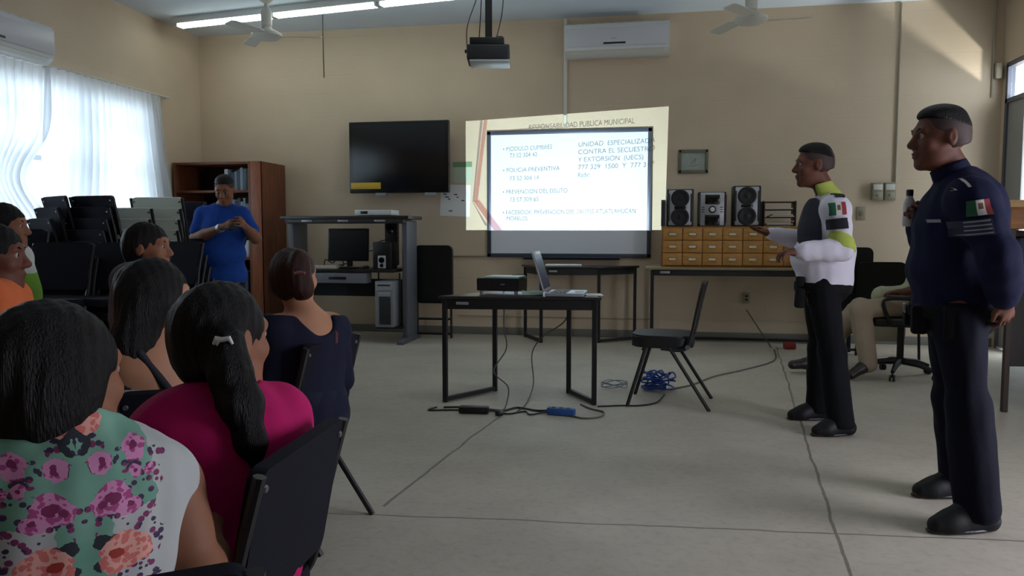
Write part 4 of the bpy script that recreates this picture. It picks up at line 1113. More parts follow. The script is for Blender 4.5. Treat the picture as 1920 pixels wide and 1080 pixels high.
def eye_meshes(root, toL, M, W, s, brow):
    for e in (-1, 1):
        c = W(.030 * e, .0775, .010); b = N(); bmesh.ops.create_uvsphere(b, u_segments=16, v_segments=10, radius=.0115 * s)
        f = M @ Vector((0, 1, 0)); b.transform(Matrix.Translation(c) @ f.to_track_quat('Z', 'Y').to_matrix().to_4x4())
        b.transform(toL); fl = (toL.to_3x3() @ f).normalized(); cl = toL @ c
        for fc in b.faces: fc.material_index = 1 if (fc.calc_center_median() - cl).normalized().dot(fl) > .84 else 0
        obj('eye', b, [mat('eye_white', '9d958a', rough=.3), mat('dark_iris', '1c120c', rough=.2)], root)
        if brow:
            b = N(); tube(b, [W(.012 * e, .091, .030), W(.030 * e, .090, .037), W(.048 * e, .076, .032)], [.003 * s, .0042 * s, .002 * s], seg=6); b.transform(toL); obj('eyebrow', b, brow, root)
    b = N(); tube(b, [W(-.02, .088, -.0600), W(0, .0985, -.0592), W(.02, .088, -.0600)], [.001, .0022 * s, .001], seg=6); b.transform(toL); obj('mouth_line', b, mat('lip_line', '4a2420', rough=.6), root)

M_hair = mat('black_hair', '0b0808', rough=.5, bump=.6, bscale=60, stretch=(6, 6, .8), spec=.22)
M_hairb = mat('dark_brown_hair', '331911', rough=.5, bump=.6, bscale=60, stretch=(6, 6, .8), spec=.25)
def person(label, j, hf, skin, wear, hair, hu=(0, 0, 1), hs=1.0, bd=None, vox=.006, hands=None, shoes=None, brows=True, extra_hair=(), hair_mat=None, group=None, seed=1, seat=None, hair_vox=.005):
    bd = dict(dict(chest=1.0, depth=1.0, belly=0.0, hips=1.0, arm=1.0, leg=1.0), **(bd or {}))
    j = {k: Vector(v) for k, v in j.items()}
    pel = (j['hipL'] + j['hipR']) / 2
    nk = j['neck']; up = (nk - pel).normalized(); lat = (j['shR'] - j['shL']); lat = (lat - up * lat.dot(up)).normalized(); fw = up.cross(lat).normalized()
    TM = Matrix((lat, fw, up)).transposed()
    lp = (j['hipR'] - j['hipL']).normalized(); fp = Vector((0, 0, 1)).cross(lp).normalized(); PM = Matrix((lp, fp, fp.cross(lp) * -1)).transposed()
    a, dp, bl, hp, ar, lg = (bd[k] for k in ('chest', 'depth', 'belly', 'hips', 'arm', 'leg'))
    T_ = lambda t, f=0.0, l=0.0: pel.lerp(nk, t) + fw * f + lat * l
    torso = [(ell(pel + Vector((0, 0, .02)), (.168 * hp, .118 * dp, .12), PM), 0), (ell(T_(.10, -.03), (.15 * hp, .11 * dp, .12), TM), .05),
             (ell(T_(.34, .012 + bl * .35), (.142 * a + bl * .3, .102 * dp + bl * .6, .13), TM), .06), (ell(T_(.64, .005), (.158 * a, .112 * dp, .155), TM), .06),
             (ell(T_(.84, -.008), (.150 * a, .088 * dp, .085), TM), .05), (cone(j['shL'], j['shR'], .05 * a, .05 * a), .04),
             (cone(nk - up * .01, Lp(nk, j['shL'], .8), .050, .042), .045), (cone(nk - up * .01, Lp(nk, j['shR'], .8), .050, .042), .045)]
    hp_, HM, HW = head_prims(j['head'], hf, hu, hs)
    neck = [(cone(HW(0, -.022, -.055), nk + up * .01, .052 * hs, .060), .03)]
    limbs = {}
    for s in 'LR':
        sh, el, wr = j['sh' + s], j['el' + s], j['wr' + s]; hi, kn, an, to = j['hip' + s], j['kn' + s], j['an' + s], j['to' + s]
        limbs['u' + s] = [(cone(sh, sh, .058 * ar, .058 * ar), .035), (cone(sh, el, .050 * ar, .040 * ar), .035), (ell(Lp(sh, el, .45), (.046 * ar, .046 * ar, .046 * ar)), .03)]
        limbs['f' + s] = [(cone(el, Lp(el, wr, .35), .040 * ar, .041 * ar), .02), (cone(Lp(el, wr, .35), wr, .041 * ar, .026), .02)]
        limbs['t' + s] = [(cone(hi, kn, .088 * lg, .058 * lg), .05)]
        limbs['c' + s] = [(cone(kn, Lp(kn, an, .35), .054 * lg, .056 * lg), .03), (cone(Lp(kn, an, .35), an, .055 * lg, .038), .03)]
    ft = {}
    for s in 'LR':
        an, to = j['an' + s], j['to' + s]; d = (to - an); 
        ft[s] = [(cone(an, Lp(an, to, .35), .038, .036), .02), (cone(Lp(an, to, .3), to, .034, .026), .02), (cone(an, an - d * .15 + Vector((0, 0, -.02)), .034, .032), .02)]
    hd = []
    for s in 'LR':
        h = (hands or {}).get(s, {}); dr = h.get('dir', j['wr' + s] - j['el' + s]); pn = h.get('palm', (0, 0, -1))
        hd += hand_prims(j['wr' + s], dr, pn, 1 if s == 'R' else -1, h.get('curl', 30), h.get('s', .95))
    body = torso + neck + [q for k in limbs for q in limbs[k]] + ft['L'] + ft['R'] + hp_ + hd
    base = Vector((pel.x, pel.y, 0)); ang = heading(fw)
    toL = (Matrix.Translation(base) @ Matrix.Rotation(R(ang), 4, 'Z')).inverted()
    root = thing('person', label, 'person', base, ang, group)
    g = SDF(body, vox); obj('body', g.mesh('body', toL), skin, root, angle=180)
    eye_meshes(root, toL, HM, HW, hs, (hair_mat or M_hair) if brows else None)
    ctx = dict(j=j, T_=T_, fw=fw, up=up, lat=lat, pel=pel, HW=HW, HM=HM, toL=toL, root=root, TM=TM)
    for kd, nm, mm in hair:
        g = hair_sdf(kd, j['head'], HM, HW, hs, [(p[0], p[1]) for p in extra_hair] if kd not in ('fade_top', 'fade_side') else (), hair_vox, seed)
        obj(nm, g.mesh(nm, toL), mm, root, angle=180)
    parts = {}
    for w in wear:
        P = []; off = w.get('off', .01)
        for k in w['on']:
            if k == 'torso': P += torso
            elif k in limbs: P += limbs[k]
            elif k in ('feetL', 'feetR'): P += ft[k[-1]]
        for k, (p0, p1, f0, f1, r0, r1) in enumerate(w.get('sleeves', ())):
            A0 = j[p0]; B0 = j[p1]; P.append((cone(Lp(A0, B0, f0), Lp(A0, B0, f1), r0 - off, r1 - off), .03))
        for e in w.get('extra', ()):
            P += e(ctx)
        g = SDF(P, w.get('vox', .007), off)
        for c in w.get('cuts', ()):
            p, n = c(ctx)[:2]; g.cut(p, n, .006)
        for e in w.get('sub', ()):
            for q in e(ctx): g.add(q[0], q[1], 's')
        if w.get('noise'): g.noise(w['noise'], w.get('nf', 28), seed, .5)
        o = obj(w['name'], g.mesh(w['name'], toL), w['mat'], root, angle=180)
        if w.get('label'): o['label'] = w['label']
        parts[w['name']] = o
    ctx['parts'] = parts
    return ctx

def drape(ctx, host, name, origin, direction, upv, w, h, m, nx=14, ny=10, off=.002, thick=.0015, cols=None):
    """patch laid on a garment by projecting a grid onto it; world-space origin and direction"""
    o = ctx['parts'][host] if isinstance(host, str) else host; me = o.data; toL = ctx['toL']
    if 'bvh' not in ctx: ctx['bvh'] = {}
    if o.name not in ctx['bvh']:
        ctx['bvh'][o.name] = BVHTree.FromPolygons([v.co.copy() for v in me.vertices], [tuple(p.vertices) for p in me.polygons])
    bv = ctx['bvh'][o.name]
    L3 = toL.to_3x3(); d = (L3 @ unit(direction)).normalized(); u = (L3 @ unit(upv)); u = (u - d * u.dot(d)).normalized(); r = d.cross(u).normalized(); c = toL @ Vector(origin)
    b = N(); g = {}
    for i in range(nx + 1):
        for k in range(ny + 1):
            p = c + r * w * (i / nx - .5) + u * h * (k / ny - .5)
            hit, nrm, _, dist = bv.ray_cast(p - d * .3, d)
            if hit is None: continue
            g[i, k] = (b.verts.new(hit + nrm * (off + thick)), b.verts.new(hit + nrm * off * .2))
    for i in range(nx):
        for k in range(ny):
            q = [(i, k), (i + 1, k), (i + 1, k + 1), (i, k + 1)]
            if all(t in g for t in q):
                f = b.faces.new([g[t][0] for t in q]); 
                f.material_index = cols(i / nx, k / ny) if cols else 0
    for i, k in list(g):
        for (a1, a2) in (((i, k), (i + 1, k)), ((i, k), (i, k + 1))):
            if a2 in g and (a1[0] == a2[0] and a1[0] in (0, nx) or a1[1] == a2[1] and a1[1] in (0, ny)):
                b.faces.new([g[a1][0], g[a2][0], g[a2][1], g[a1][1]])
    for v in [v for v in b.verts if not v.link_faces]: b.verts.remove(v)
    return obj(name, b, m, o, angle=60)
# ---------------------------------------------------------------- materials of skin and clothes
SK_dark = mat('skin_brown', '643c2e', rough=.6, spec=.3, var=.08, scale=14, bump=.05, bscale=120)
SK_mid = mat('skin_tan', '8a5c44', rough=.6, spec=.3, var=.07, scale=14, bump=.05, bscale=120)
SK_light = mat('skin_light_tan', 'a9795c', rough=.6, spec=.3, var=.06, scale=14, bump=.05, bscale=120)
def cloth(name, h, **k):
    return mat(name, h, rough=.85, var=k.get('var', .06), scale=k.get('scale', 9), bump=k.get('bump', .25), bscale=k.get('bs', 24), spec=.2)
C_navy = cloth('navy_uniform_cloth', '0e1230'); C_navytr = cloth('navy_trouser_cloth', '080a1a')
C_white = cloth('white_shirt_cloth', 'cfcbd6', var=.03); C_black = cloth('black_trouser_cloth', '0a0b10')
C_royal = cloth('royal_blue_cotton', '1f4596'); C_magenta = cloth('magenta_cotton', 'b3145c', var=.05)
C_grey = cloth('grey_knit', '5a565e'); C_dnavy = cloth('dark_navy_cotton', '17182c'); C_orange = cloth('orange_cotton', 'c8663a')
C_khaki = cloth('khaki_cotton', '9b8b76'); C_pale = cloth('pale_green_cotton', 'a3a488')
C_jeans = cloth('dark_denim', '1c2130'); C_vest = cloth('dark_grey_vest', '34353f'); C_yel = cloth('yellow_green_cloth', 'a8b455')
C_lime = cloth('lime_green_cloth', '7aa63e'); C_wht = cloth('plain_white_cloth', 'c9c9c4')
M_shoe = mat('black_leather', '0c0c0f', rough=.55, spec=.3)
M_belt = mat('black_webbing', '0b0b0d', rough=.8, spec=.2); M_shoeb = mat('brown_black_leather', '241c18', rough=.4)
M_patchb = mat('black_patch', '12121c', rough=.8)
M_flagg = mat('flag_green', '1f5a3c', rough=.8); M_flagw = mat('flag_white', 'c9c6c2', rough=.8); M_flagr = mat('flag_red', '8e2c30', rough=.8); M_embl = mat('flag_emblem', '6a5232', rough=.8)
M_thread = mat('grey_thread', '8c8f98', rough=.8)
def CL(*v): return CD(*v)
def flagcols(u, v):
    if u < .34: return 0
    if u < .67: return 3 if (abs(u - .5) < .075 and abs(v - .5) < .2) else 1
    return 2
FLAG = [M_flagg, M_flagw, M_flagr, M_embl]
def boots(ctx, sides='LR'):
    out = []
    for s in sides:
        an, to = ctx['j']['an' + s], ctx['j']['to' + s]; d = to - an; dh = Vector((d.x, d.y, 0)).normalized()
        fl = Vector((an.x, an.y, 0))
        heel = fl - dh * .045; ball = Vector((to.x, to.y, 0)) - dh * .06
        out += [(cone(heel + Vector((0, 0, .042)), ball + Vector((0, 0, .038)), .040, .043), .03), (cone(ball + Vector((0, 0, .034)), Vector((to.x, to.y, .032)) - dh * .01, .042, .032), .03),
                (cone(an + Vector((0, 0, .03)), heel + Vector((0, 0, .05)), .046, .04), .03), (cone(an + Vector((0, 0, .02)), ball.lerp(fl, .3) + Vector((0, 0, .06)), .05, .04), .03)]
    return out
def soles(ctx, sides='LR'):
    out = []
    for s in sides:
        an, to = ctx['j']['an' + s], ctx['j']['to' + s]; d = to - an; dh = Vector((d.x, d.y, 0)).normalized(); fl = Vector((an.x, an.y, 0))
        M = frame3(dh, (0, 0, 1)); c = (fl - dh * .05).lerp(Vector((to.x, to.y, 0)), .5); ln = ((to - an).length + .07) / 2
        out += [(ell(c + Vector((0, 0, .012)), (.047, ln + .022, .016), M), 0)]
    return out
shoe_wear = []
for _s in 'LR':
    shoe_wear += [dict(name='shoe', on=(), extra=[lambda c, q=_s: boots(c, q)], mat=M_shoe, off=.004, vox=.006, cuts=[lambda c: ((0, 0, .004), (0, 0, -1))]), dict(name='shoe_sole', on=(), extra=[lambda c, q=_s: soles(c, q)], mat=M_blackpl, off=0, vox=.006, cuts=[lambda c: ((0, 0, .001), (0, 0, -1))])]
def trousers(m, ank=.058, loose=.0, name='trousers', waist=.16, kn=.07, cutz=.05):
    ex = [lambda c: [(cone(c['j']['kn' + s], c['j']['an' + s] + Vector((0, 0, .0)), kn - .01, ank - .01), .03) for s in 'LR']]
    return dict(name=name, on=('tL', 'tR', 'cL', 'cR', 'torso'), extra=ex, off=.011 + loose, mat=m, noise=.0035, nf=22,
                cuts=[lambda c: (c['T_'](waist), c['up'])] + ([lambda c: ((0, 0, cutz), (0, 0, -1))] if cutz else []))
def upper(name, m, **k):
    d = dict(dict(name=name, on=('torso',), off=.010, mat=m, noise=.003, nf=20), **k)
    if NK in d.get('cuts', ()) and 'sub' not in d: d['sub'] = [NKS]
    return d
NK = lambda c: (c['j']['neck'] + c['up'] * .062 - c['fw'] * .02, c['up'] * 1.0 + c['fw'] * .35)      # crew neckline
NKS = lambda c: [(ell(c['j']['neck'] + c['up'] * .045 + c['fw'] * .02, (.064, .078, .042), c['TM']), .01)]
HEM = lambda t: (lambda c: (c['T_'](t), -c['up']))

# ---------------------------------------------------------------- officer in white
jw = dict(head=J(1526, 312, 4.73), neck=J(1553, 372, 4.74), shL=J(1568, 393, 4.56), shR=J(1546, 393, 4.90),
          elL=J(1580, 468, 4.50), wrL=J(1498, 472, 4.50), elR=J(1530, 458, 4.98), wrR=J(1447, 438, 4.98),
          hipL=J(1543, 545, 4.63), hipR=J(1535, 545, 4.82), knL=J(1560, 660, 4.60), knR=J(1540, 655, 4.86), anL=J(1576, 792, 4.54), anR=J(1535, 765, 4.93), toL=J(1530, 814, 4.52), toR=J(1484, 779, 4.92))
def vest_pr(c):
    return [(ell(c['T_'](.64, .03), (.158, .112, .165), c['TM']), 0), (ell(c['T_'](.86, .02), (.14, .09, .09), c['TM']), .05), (ell(c['T_'](.42, .02), (.14, .105, .1), c['TM']), .05)]
W = person('man in white uniform shirt and dark vest pointing at the slide, black trousers', jw, CL(-1, .12), SK_dark,
    [trousers(C_black, ank=.075, kn=.08, waist=.14), 
     upper('shirt', C_white, on=('torso', 'uL', 'fL', 'uR', 'fR'), off=.014, extra=[lambda c: [(cone(c['j']['elL'], Lp(c['j']['elL'], c['j']['wrL'], .85), .045, .036), .03), (cone(c['j']['elR'], Lp(c['j']['elR'], c['j']['wrR'], .85), .04, .034), .03), (cone(c['T_'](.42, -.05), c['T_'](.2, -.03), .12, .13), .05)]],
           cuts=[lambda c: (c['T_'](.06), -c['up']), NK, lambda c: (Lp(c['j']['elL'], c['j']['wrL'], .9), c['j']['wrL'] - c['j']['elL']), lambda c: (Lp(c['j']['elR'], c['j']['wrR'], .9), c['j']['wrR'] - c['j']['elR'])][:2],
           noise=.004),
     dict(name='vest', on=(), extra=[vest_pr], off=.020, mat=C_vest, noise=.002, cuts=[lambda c: (c['T_'](.5, .045), -c['fw'] + c['up'] * .1), lambda c: (c['T_'](.36), -c['up'] + c['fw'] * .15), lambda c: (c['T_'](.99, .0), c['up'])]),
     dict(name='collar', on=(), extra=[lambda c: [(cone(c['j']['neck'] - c['up'] * .03 - c['fw'] * .01, c['HW'](0, -.03, -.095), .070, .060), .02), (cone(Lp(c['j']['neck'], c['j']['shL'], .05), Lp(c['j']['neck'], c['j']['shL'], .5) - c['up'] * .01, .058, .05), .03), (cone(Lp(c['j']['neck'], c['j']['shR'], .05), Lp(c['j']['neck'], c['j']['shR'], .5) - c['up'] * .01, .058, .05), .03)]],
          off=.010, mat=C_yel, cuts=[lambda c: (c['HW'](0, -.03, -.098), c['up'] + c['fw'] * .35), lambda c: (c['j']['neck'] + c['fw'] * .06, c['fw'] - c['up'] * .5)]),
     dict(name='sleeve_band', on=(), extra=[lambda c: [(cone(Lp(c['j']['shL'], c['j']['elL'], .62), Lp(c['j']['shL'], c['j']['elL'], .98), .046, .05), 0)], ], off=.023, mat=C_yel, noise=.002,
          cuts=[lambda c: (Lp(c['j']['shL'], c['j']['elL'], .62), c['j']['shL'] - c['j']['elL'] - c['fw'] * .12), lambda c: (Lp(c['j']['shL'], c['j']['elL'], 1.0), c['j']['elL'] - c['j']['shL'] + c['fw'] * .12)]),
     dict(name='belt', on=('torso',), off=.020, mat=M_belt, cuts=[lambda c: (c['T_'](.07), -c['up']), lambda c: (c['T_'](-.03) * 1, c['up'])][:0] + [lambda c: (c['T_'](.085), c['up']), lambda c: (c['T_'](-.02), -c['up'])])] + shoe_wear,
    [('fade_side', 'cropped_hair', mat('cropped_hair_brown', '3a2722', rough=.7)), ('fade_top', 'hair', M_hair)], hs=1.08, vox=.0055,
    bd=dict(chest=1.06, depth=1.15, belly=.05, arm=1.12), hands=dict(L=dict(palm=(0, .2, -1), curl=38), R=dict(palm=(0, -.1, 1), curl=12, dir=CL(-1, 0) + Vector((0, 0, .18)))))
cam_dir = CL(0, 1)
def side_of(c, key, t, key2): return Lp(c['j'][key], c['j'][key2], t)
ud = (jw['shL'] - jw['elL']).normalized()
drape(W, 'shirt', 'flag_patch', J(1569, 392, 4.5), cam_dir, ud, .082, .07, FLAG, cols=flagcols, off=.006)
drape(W, 'shirt', 'sleeve_patch', J(1569, 420, 4.5), cam_dir, ud, .085, .06, M_patchb, off=.012)
p = Lp(jw['shL'], jw['neck'], .28); drape(W, 'shirt', 'epaulette', p + Vector((0, 0, .0)), Vector((cam_dir.x * .8, cam_dir.y * .8, -1)), jw['neck'] - jw['shL'], .05, .09, M_patchb, off=.008)
# holster and radio on the belt
b = N(); q = W['T_'](.0, .14, -.12); Mh = frame3(W['fw'], (0, 0, 1)); box(b, q + Vector((0, 0, -.05)), (.05, .06, .12), Mh, bev=.015); box(b, q + Vector((0, 0, .05)), (.03, .05, .06), Mh, bev=.01); b.transform(W['toL']); obj('belt_pouch', b, M_belt, W['root'])

# ---------------------------------------------------------------- officer in navy
jn = dict(head=J(1762, 262, 3.25), neck=J(1797, 338, 3.25), shL=J(1822, 378, 3.06), shR=J(1785, 380, 3.44),
          elL=J(1872, 480, 2.95), wrL=J(1884, 560, 3.0), elR=J(1752, 470, 3.52), wrR=J(1722, 418, 3.40),
          hipL=J(1797, 592, 3.15), hipR=J(1785, 592, 3.36), knL=J(1815, 760, 3.10), knR=J(1788, 748, 3.42), anL=J(1832, 950, 3.06), anR=J(1800, 895, 3.47), toL=J(1752, 985, 3.04), toR=J(1722, 924, 3.46))
Nv = person('tall man in dark navy police uniform with a flag patch, nearest the right edge', jn, CL(-1, .05), SK_dark,
    [trousers(C_navytr, ank=.085, kn=.085, waist=.13), 
     upper('shirt', C_navy, on=('torso', 'uL', 'fL', 'uR', 'fR'), off=.02, extra=[lambda c: [(cone(c['j']['elL'], Lp(c['j']['elL'], c['j']['wrL'], .8), .05, .04), .03), (cone(c['j']['elR'], Lp(c['j']['elR'], c['j']['wrR'], .75), .05, .04), .03), (ell(c['T_'](.75, -.04), (.17, .12, .16), c['TM']), .05)]],
           cuts=[lambda c: (c['T_'](.03), -c['up']), NK], noise=.004),
     dict(name='collar', on=(), extra=[lambda c: [(cone(c['j']['neck'] - c['up'] * .03, c['HW'](0, -.035, -.10), .075, .064), .02)]], off=.008, mat=C_navy, cuts=[lambda c: (c['HW'](0, -.03, -.095), c['up'] + c['fw'] * .4), lambda c: (c['j']['neck'] - c['up'] * .05, -c['up'])]),
     dict(name='duty_belt', on=('torso',), off=.026, mat=M_belt, cuts=[lambda c: (c['T_'](.10), c['up']), lambda c: (c['T_'](.0), -c['up'])])] + shoe_wear,
    [('fade_side', 'cropped_hair', MATS['cropped_hair_brown']), ('fade_top', 'hair', M_hair)], hs=1.10, vox=.0055,
    bd=dict(chest=1.16, depth=1.3, belly=.03, arm=1.22, leg=1.05, hips=1.05), hands=dict(L=dict(palm=CL(-.3, 1), curl=35), R=dict(palm=CL(.0, -1), curl=62, dir=CL(-.2, -.1) + Vector((0, 0, 1)))))
ud = (jn['shL'] - jn['elL']).normalized(); ud2 = (ud + Vector((0, 0, .6))).normalized()
p = Lp(jn['shL'], jn['elL'], .16); drape(Nv, 'shirt', 'flag_patch', J(1812, 391, 3.05), cam_dir, ud2, .072, .06, FLAG, cols=flagcols, off=.004)
drape(Nv, 'shirt', 'sleeve_patch', J(1822, 427, 3.0), cam_dir, ud2, .078, .062, [M_navyp := mat('navy_patch', '20263c', rough=.8), M_thread], ny=12, cols=lambda u, v: 1 if (int(v * 12) in (1, 4, 7, 10) and .08 < u < .9) else 0, off=.004)
for dx in (-9, 9):
    drape(Nv, 'shirt', 'epaulette_bar', J(1779 + dx, 346 + dx * -.3, 3.1), cam_dir, (-.15, 0, 1), .009, .045, M_flagw, nx=4, ny=8, off=.003)
drape(Nv, 'shirt', 'name_tape', J(1733, 415, 3.2), cam_dir, (0, 0, 1), .05, .012, M_thread, nx=6, ny=3, off=.003)
b = N(); Mh = frame3(Nv['fw'], (0, 0, 1))
for f_, l_, sz in ((.15, -.1, (.05, .06, .12)), (.03, -.19, (.04, .09, .14)), (.17, .05, (.06, .04, .09))):
    b = N(); box(b, Nv['T_'](.04, f_, l_) + Vector((0, 0, -.03)), sz, Mh, bev=.012)
    b.transform(Nv['toL']); obj('belt_pouch', b, M_belt, Nv['root'])
b = N(); box(b, Nv['T_'](.06, .195, -.02), (.045, .012, .04), Mh, bev=.004); b.transform(Nv['toL']); obj('buckle', b, M_steel, Nv['root'])
hb = J(1705, 388, 3.38)
t = thing('water_bottle', 'small white bottle with a black cap held by the man in navy', 'bottle', (hb.x, hb.y, hb.z - .085))
b = N(); lathe(b, [(.022, 0), (.026, .008), (.026, .10), (.014, .125), (.012, .135)]); obj('bottle_body', b, mat('milky_plastic', 'b9b4b8', rough=.35), t)
b = N(); lathe(b, [(.014, .132), (.015, .155), (.012, .16)]); obj('cap', b, M_blackpl, t)

# ---------------------------------------------------------------- man in blue polo
jp = dict(head=J(422, 357, 6.72), neck=J(419, 388, 6.86), shL=J(453, 404, 6.84), shR=J(382, 404, 6.84),
          elL=J(480, 447, 6.78), wrL=J(459, 424, 6.50), elR=J(366, 447, 6.78), wrR=J(420, 425, 6.50),
          hipL=J(436, 522, 6.82), hipR=J(398, 522, 6.82), knL=J(438, 606, 6.78), knR=J(396, 606, 6.78), anL=J(441, 678, 6.84), anR=J(392, 678, 6.84), toL=J(446, 692, 6.62), toR=J(386, 692, 6.62))
for s in 'LR': jp['an' + s].z = .09; jp['to' + s].z = .03
Pm = person('stout man in a royal blue polo shirt standing and looking down at his phone', jp, CL(.05, -1) + Vector((0, 0, -.42)), SK_mid,
    [trousers(C_jeans, ank=.065, waist=.16), upper('polo_shirt', C_royal, off=.016, sleeves=[('shL', 'elL', 0, .66, .07, .07), ('shR', 'elR', 0, .66, .07, .07)], cuts=[HEM(-.06), NK]),
     dict(name='collar', on=(), extra=[lambda c: [(cone(c['j']['neck'] - c['up'] * .02, c['j']['neck'] + c['up'] * .03, .078, .064), .02)]], off=.004, mat=C_royal, cuts=[lambda c: (c['j']['neck'] + c['up'] * .045, c['up'] + c['fw'] * .5), lambda c: (c['j']['neck'] - c['up'] * .04, -c['up'])])] + shoe_wear,
    [('fade_side', 'cropped_hair', MATS['cropped_hair_brown']), ('fade_top', 'hair', M_hair)], hu=(0, 0, 1), hs=1.03, bd=dict(chest=1.2, depth=1.3, belly=.09, arm=1.15, hips=1.15, leg=1.1), hands=dict(L=dict(palm=CL(-1, -.2), curl=40), R=dict(palm=CL(1, -.2), curl=40)))
ph = (J(442, 420, 6.42))
b = N(); box(b, (0, 0, 0), (.075, .009, .15), rot(-50), bev=.004); tag(obj('mobile_phone', b, M_blackgl, loc=ph), 'dark mobile phone in the hands of the man in blue', 'phone')
b = N(); wr = jp['wrR']; tube(b, [wr + (jp['elR'] - wr).normalized() * .04 + Vector((0, 0, 0)), wr + (jp['elR'] - wr).normalized() * .075], [.036, .038], seg=16); b.transform(Pm['toL']); obj('wristwatch', b, M_silver, Pm['root'])

# ---------------------------------------------------------------- seated people
def seated(hipmid, fl, fd, knee=.43, hipw=.085, kz=.50, spread=.1, an=.1):
    f = CD(fl, fd); r = Vector((f.y, -f.x, 0)); h = Vector(hipmid); o = {}
    for s, q in (('L', -1), ('R', 1)):
        o['hip' + s] = h + r * hipw * q; o['kn' + s] = h + f * knee + r * spread * q; o['kn' + s].z = kz
        a = o['kn' + s] - f * an; a.z = .09; o['an' + s] = a; t_ = a + f * .15; t_.z = .035; o['to' + s] = t_
        o['wr' + s] = h + f * .30 + r * .09 * q; o['wr' + s].z = .63
    return o
GAUD = None
# woman in floral blouse, nearest
def floral_mat():
    m = bpy.data.materials.new('floral_print'); m.use_nodes = True; nt = m.node_tree; L = nt.links; b = nt.nodes['Principled BSDF']; b.inputs['Roughness'].default_value = .8
    nn = nt.nodes.new
    tc = nn('ShaderNodeTexCoord'); mpg = nn('ShaderNodeMapping'); mpg.inputs['Scale'].default_value = (1.25, 1, 1.5); mpg.inputs['Location'].default_value = (-.024, 0, .895 - .91 * 1.5); L.new(tc.outputs['Object'], mpg.inputs[0]); sep = nn('ShaderNodeSeparateXYZ'); L.new(mpg.outputs[0], sep.inputs[0])
    def math_(op, a, b_=None, c_=None):
        q = nn('ShaderNodeMath'); q.operation = op
        for i, v in enumerate((a, b_, c_)):
            if v is None: continue
            if isinstance(v, (int, float)): q.inputs[i].default_value = v
            else: L.new(v, q.inputs[i])
        return q.outputs[0]
    ax = math_('ABSOLUTE', math_('ADD', sep.outputs[0], -.005)); cmb = nn('ShaderNodeCombineXYZ'); L.new(ax, cmb.inputs[0]); L.new(sep.outputs[2], cmb.inputs[1])
    nz = nn('ShaderNodeTexNoise'); nz.inputs['Scale'].default_value = 38; nz.inputs['Detail'].default_value = 3; L.new(cmb.outputs[0], nz.inputs['Vector'])
    sub = nn('ShaderNodeVectorMath'); sub.operation = 'SUBTRACT'; L.new(nz.outputs['Color'], sub.inputs[0]); sub.inputs[1].default_value = (.5, .5, .5)
    sc = nn('ShaderNodeVectorMath'); sc.operation = 'SCALE'; L.new(sub.outputs[0], sc.inputs[0]); sc.inputs[3].default_value = .028
    ad = nn('ShaderNodeVectorMath'); ad.operation = 'ADD'; L.new(cmb.outputs[0], ad.inputs[0]); L.new(sc.outputs[0], ad.inputs[1]); P = ad.outputs[0]
    def dist(cx, cz, r):
        v = nn('ShaderNodeVectorMath'); v.operation = 'DISTANCE'; L.new(P, v.inputs[0]); v.inputs[1].default_value = (cx, cz, 0); return math_('DIVIDE', v.outputs['Value'], r)
    def group(cs):
        o = None
        for c in cs: q = dist(*c); o = q if o is None else math_('MINIMUM', o, q)
        return o
    def mixc(fac, a, c):
        x = nn('ShaderNodeMix'); x.data_type = 'RGBA'; L.new(fac, x.inputs[0])
        for i, v in ((6, a), (7, c)):
            if isinstance(v, str): x.inputs[i].default_value = (*hexc(v), 1)
            else: L.new(v, x.inputs[i])
        return x.outputs[2]
    lt = lambda a, v: math_('LESS_THAN', a, v)
    X = nn('ShaderNodeSeparateXYZ'); L.new(P, X.inputs[0]); px, pz = X.outputs[0], X.outputs[1]
    Z0 = .86
    # yoke of sea green across the shoulders and a narrow green panel down the middle
    yoke = math_('MULTIPLY', math_('GREATER_THAN', pz, Z0 - .155), lt(px, .135))
    panel = lt(px, .048)
    green = math_('MAXIMUM', yoke, panel)
    nz2 = nn('ShaderNodeTexNoise'); nz2.inputs['Scale'].default_value = 9; L.new(P, nz2.inputs['Vector'])
    gcol = mixc(nz2.outputs['Fac'], '4f8a76', '8bb5a0')
    col = mixc(green, 'b3b6b4', gcol)
    # leaf and bud clusters
    vo = nn('ShaderNodeTexVoronoi'); vo.inputs['Scale'].default_value = 62; L.new(cmb.outputs[0], vo.inputs['Vector'])
    spots = lt(vo.outputs['Distance'], .42)
    reg = group([(.085, Z0 - .145, .050), (.045, Z0 - .145, .045), (.125, Z0 - .10, .03), (.092, Z0 - .055, .03), (.09, Z0 - .235, .055), (.06, Z0 - .20, .04), (.075, Z0 - .30, .06), (.02, Z0 - .015, .03), (.10, Z0 - .37, .06), (.0, Z0 - .14, .03), (.145, Z0 - .06, .02)])
    cl = math_('MULTIPLY', lt(reg, 1.0), spots)
    wn = nn('ShaderNodeTexNoise'); wn.inputs['Scale'].default_value = 30; L.new(cmb.outputs[0], wn.inputs['Vector'])
    ccol = mixc(math_('GREATER_THAN', wn.outputs['Fac'], .5), '3b2c4c', '7d2f5c')
    col = mixc(cl, col, ccol)
    col = mixc(math_('MULTIPLY', lt(group([(.0, Z0 + .008, .034), (.04, Z0 - .112, .017), (.028, Z0 - .052, .014), (.03, Z0 - .215, .016), (.025, Z0 - .27, .014)]), 1.0), math_('GREATER_THAN', wn.outputs['Fac'], .42)), col, '232a33')
    # magenta roses
    g1 = group([(.038, Z0 - .048, .022), (.052, Z0 - .125, .034), (.034, Z0 - .135, .024), (.105, Z0 - .03, .024), (.083, Z0 - .15, .02), (.097, Z0 - .36, .03), (.10, Z0 - .08, .014), (.128, Z0 - .085, .012)])
    swirl = nn('ShaderNodeTexVoronoi'); swirl.inputs['Scale'].default_value = 75; L.new(P, swirl.inputs['Vector'])
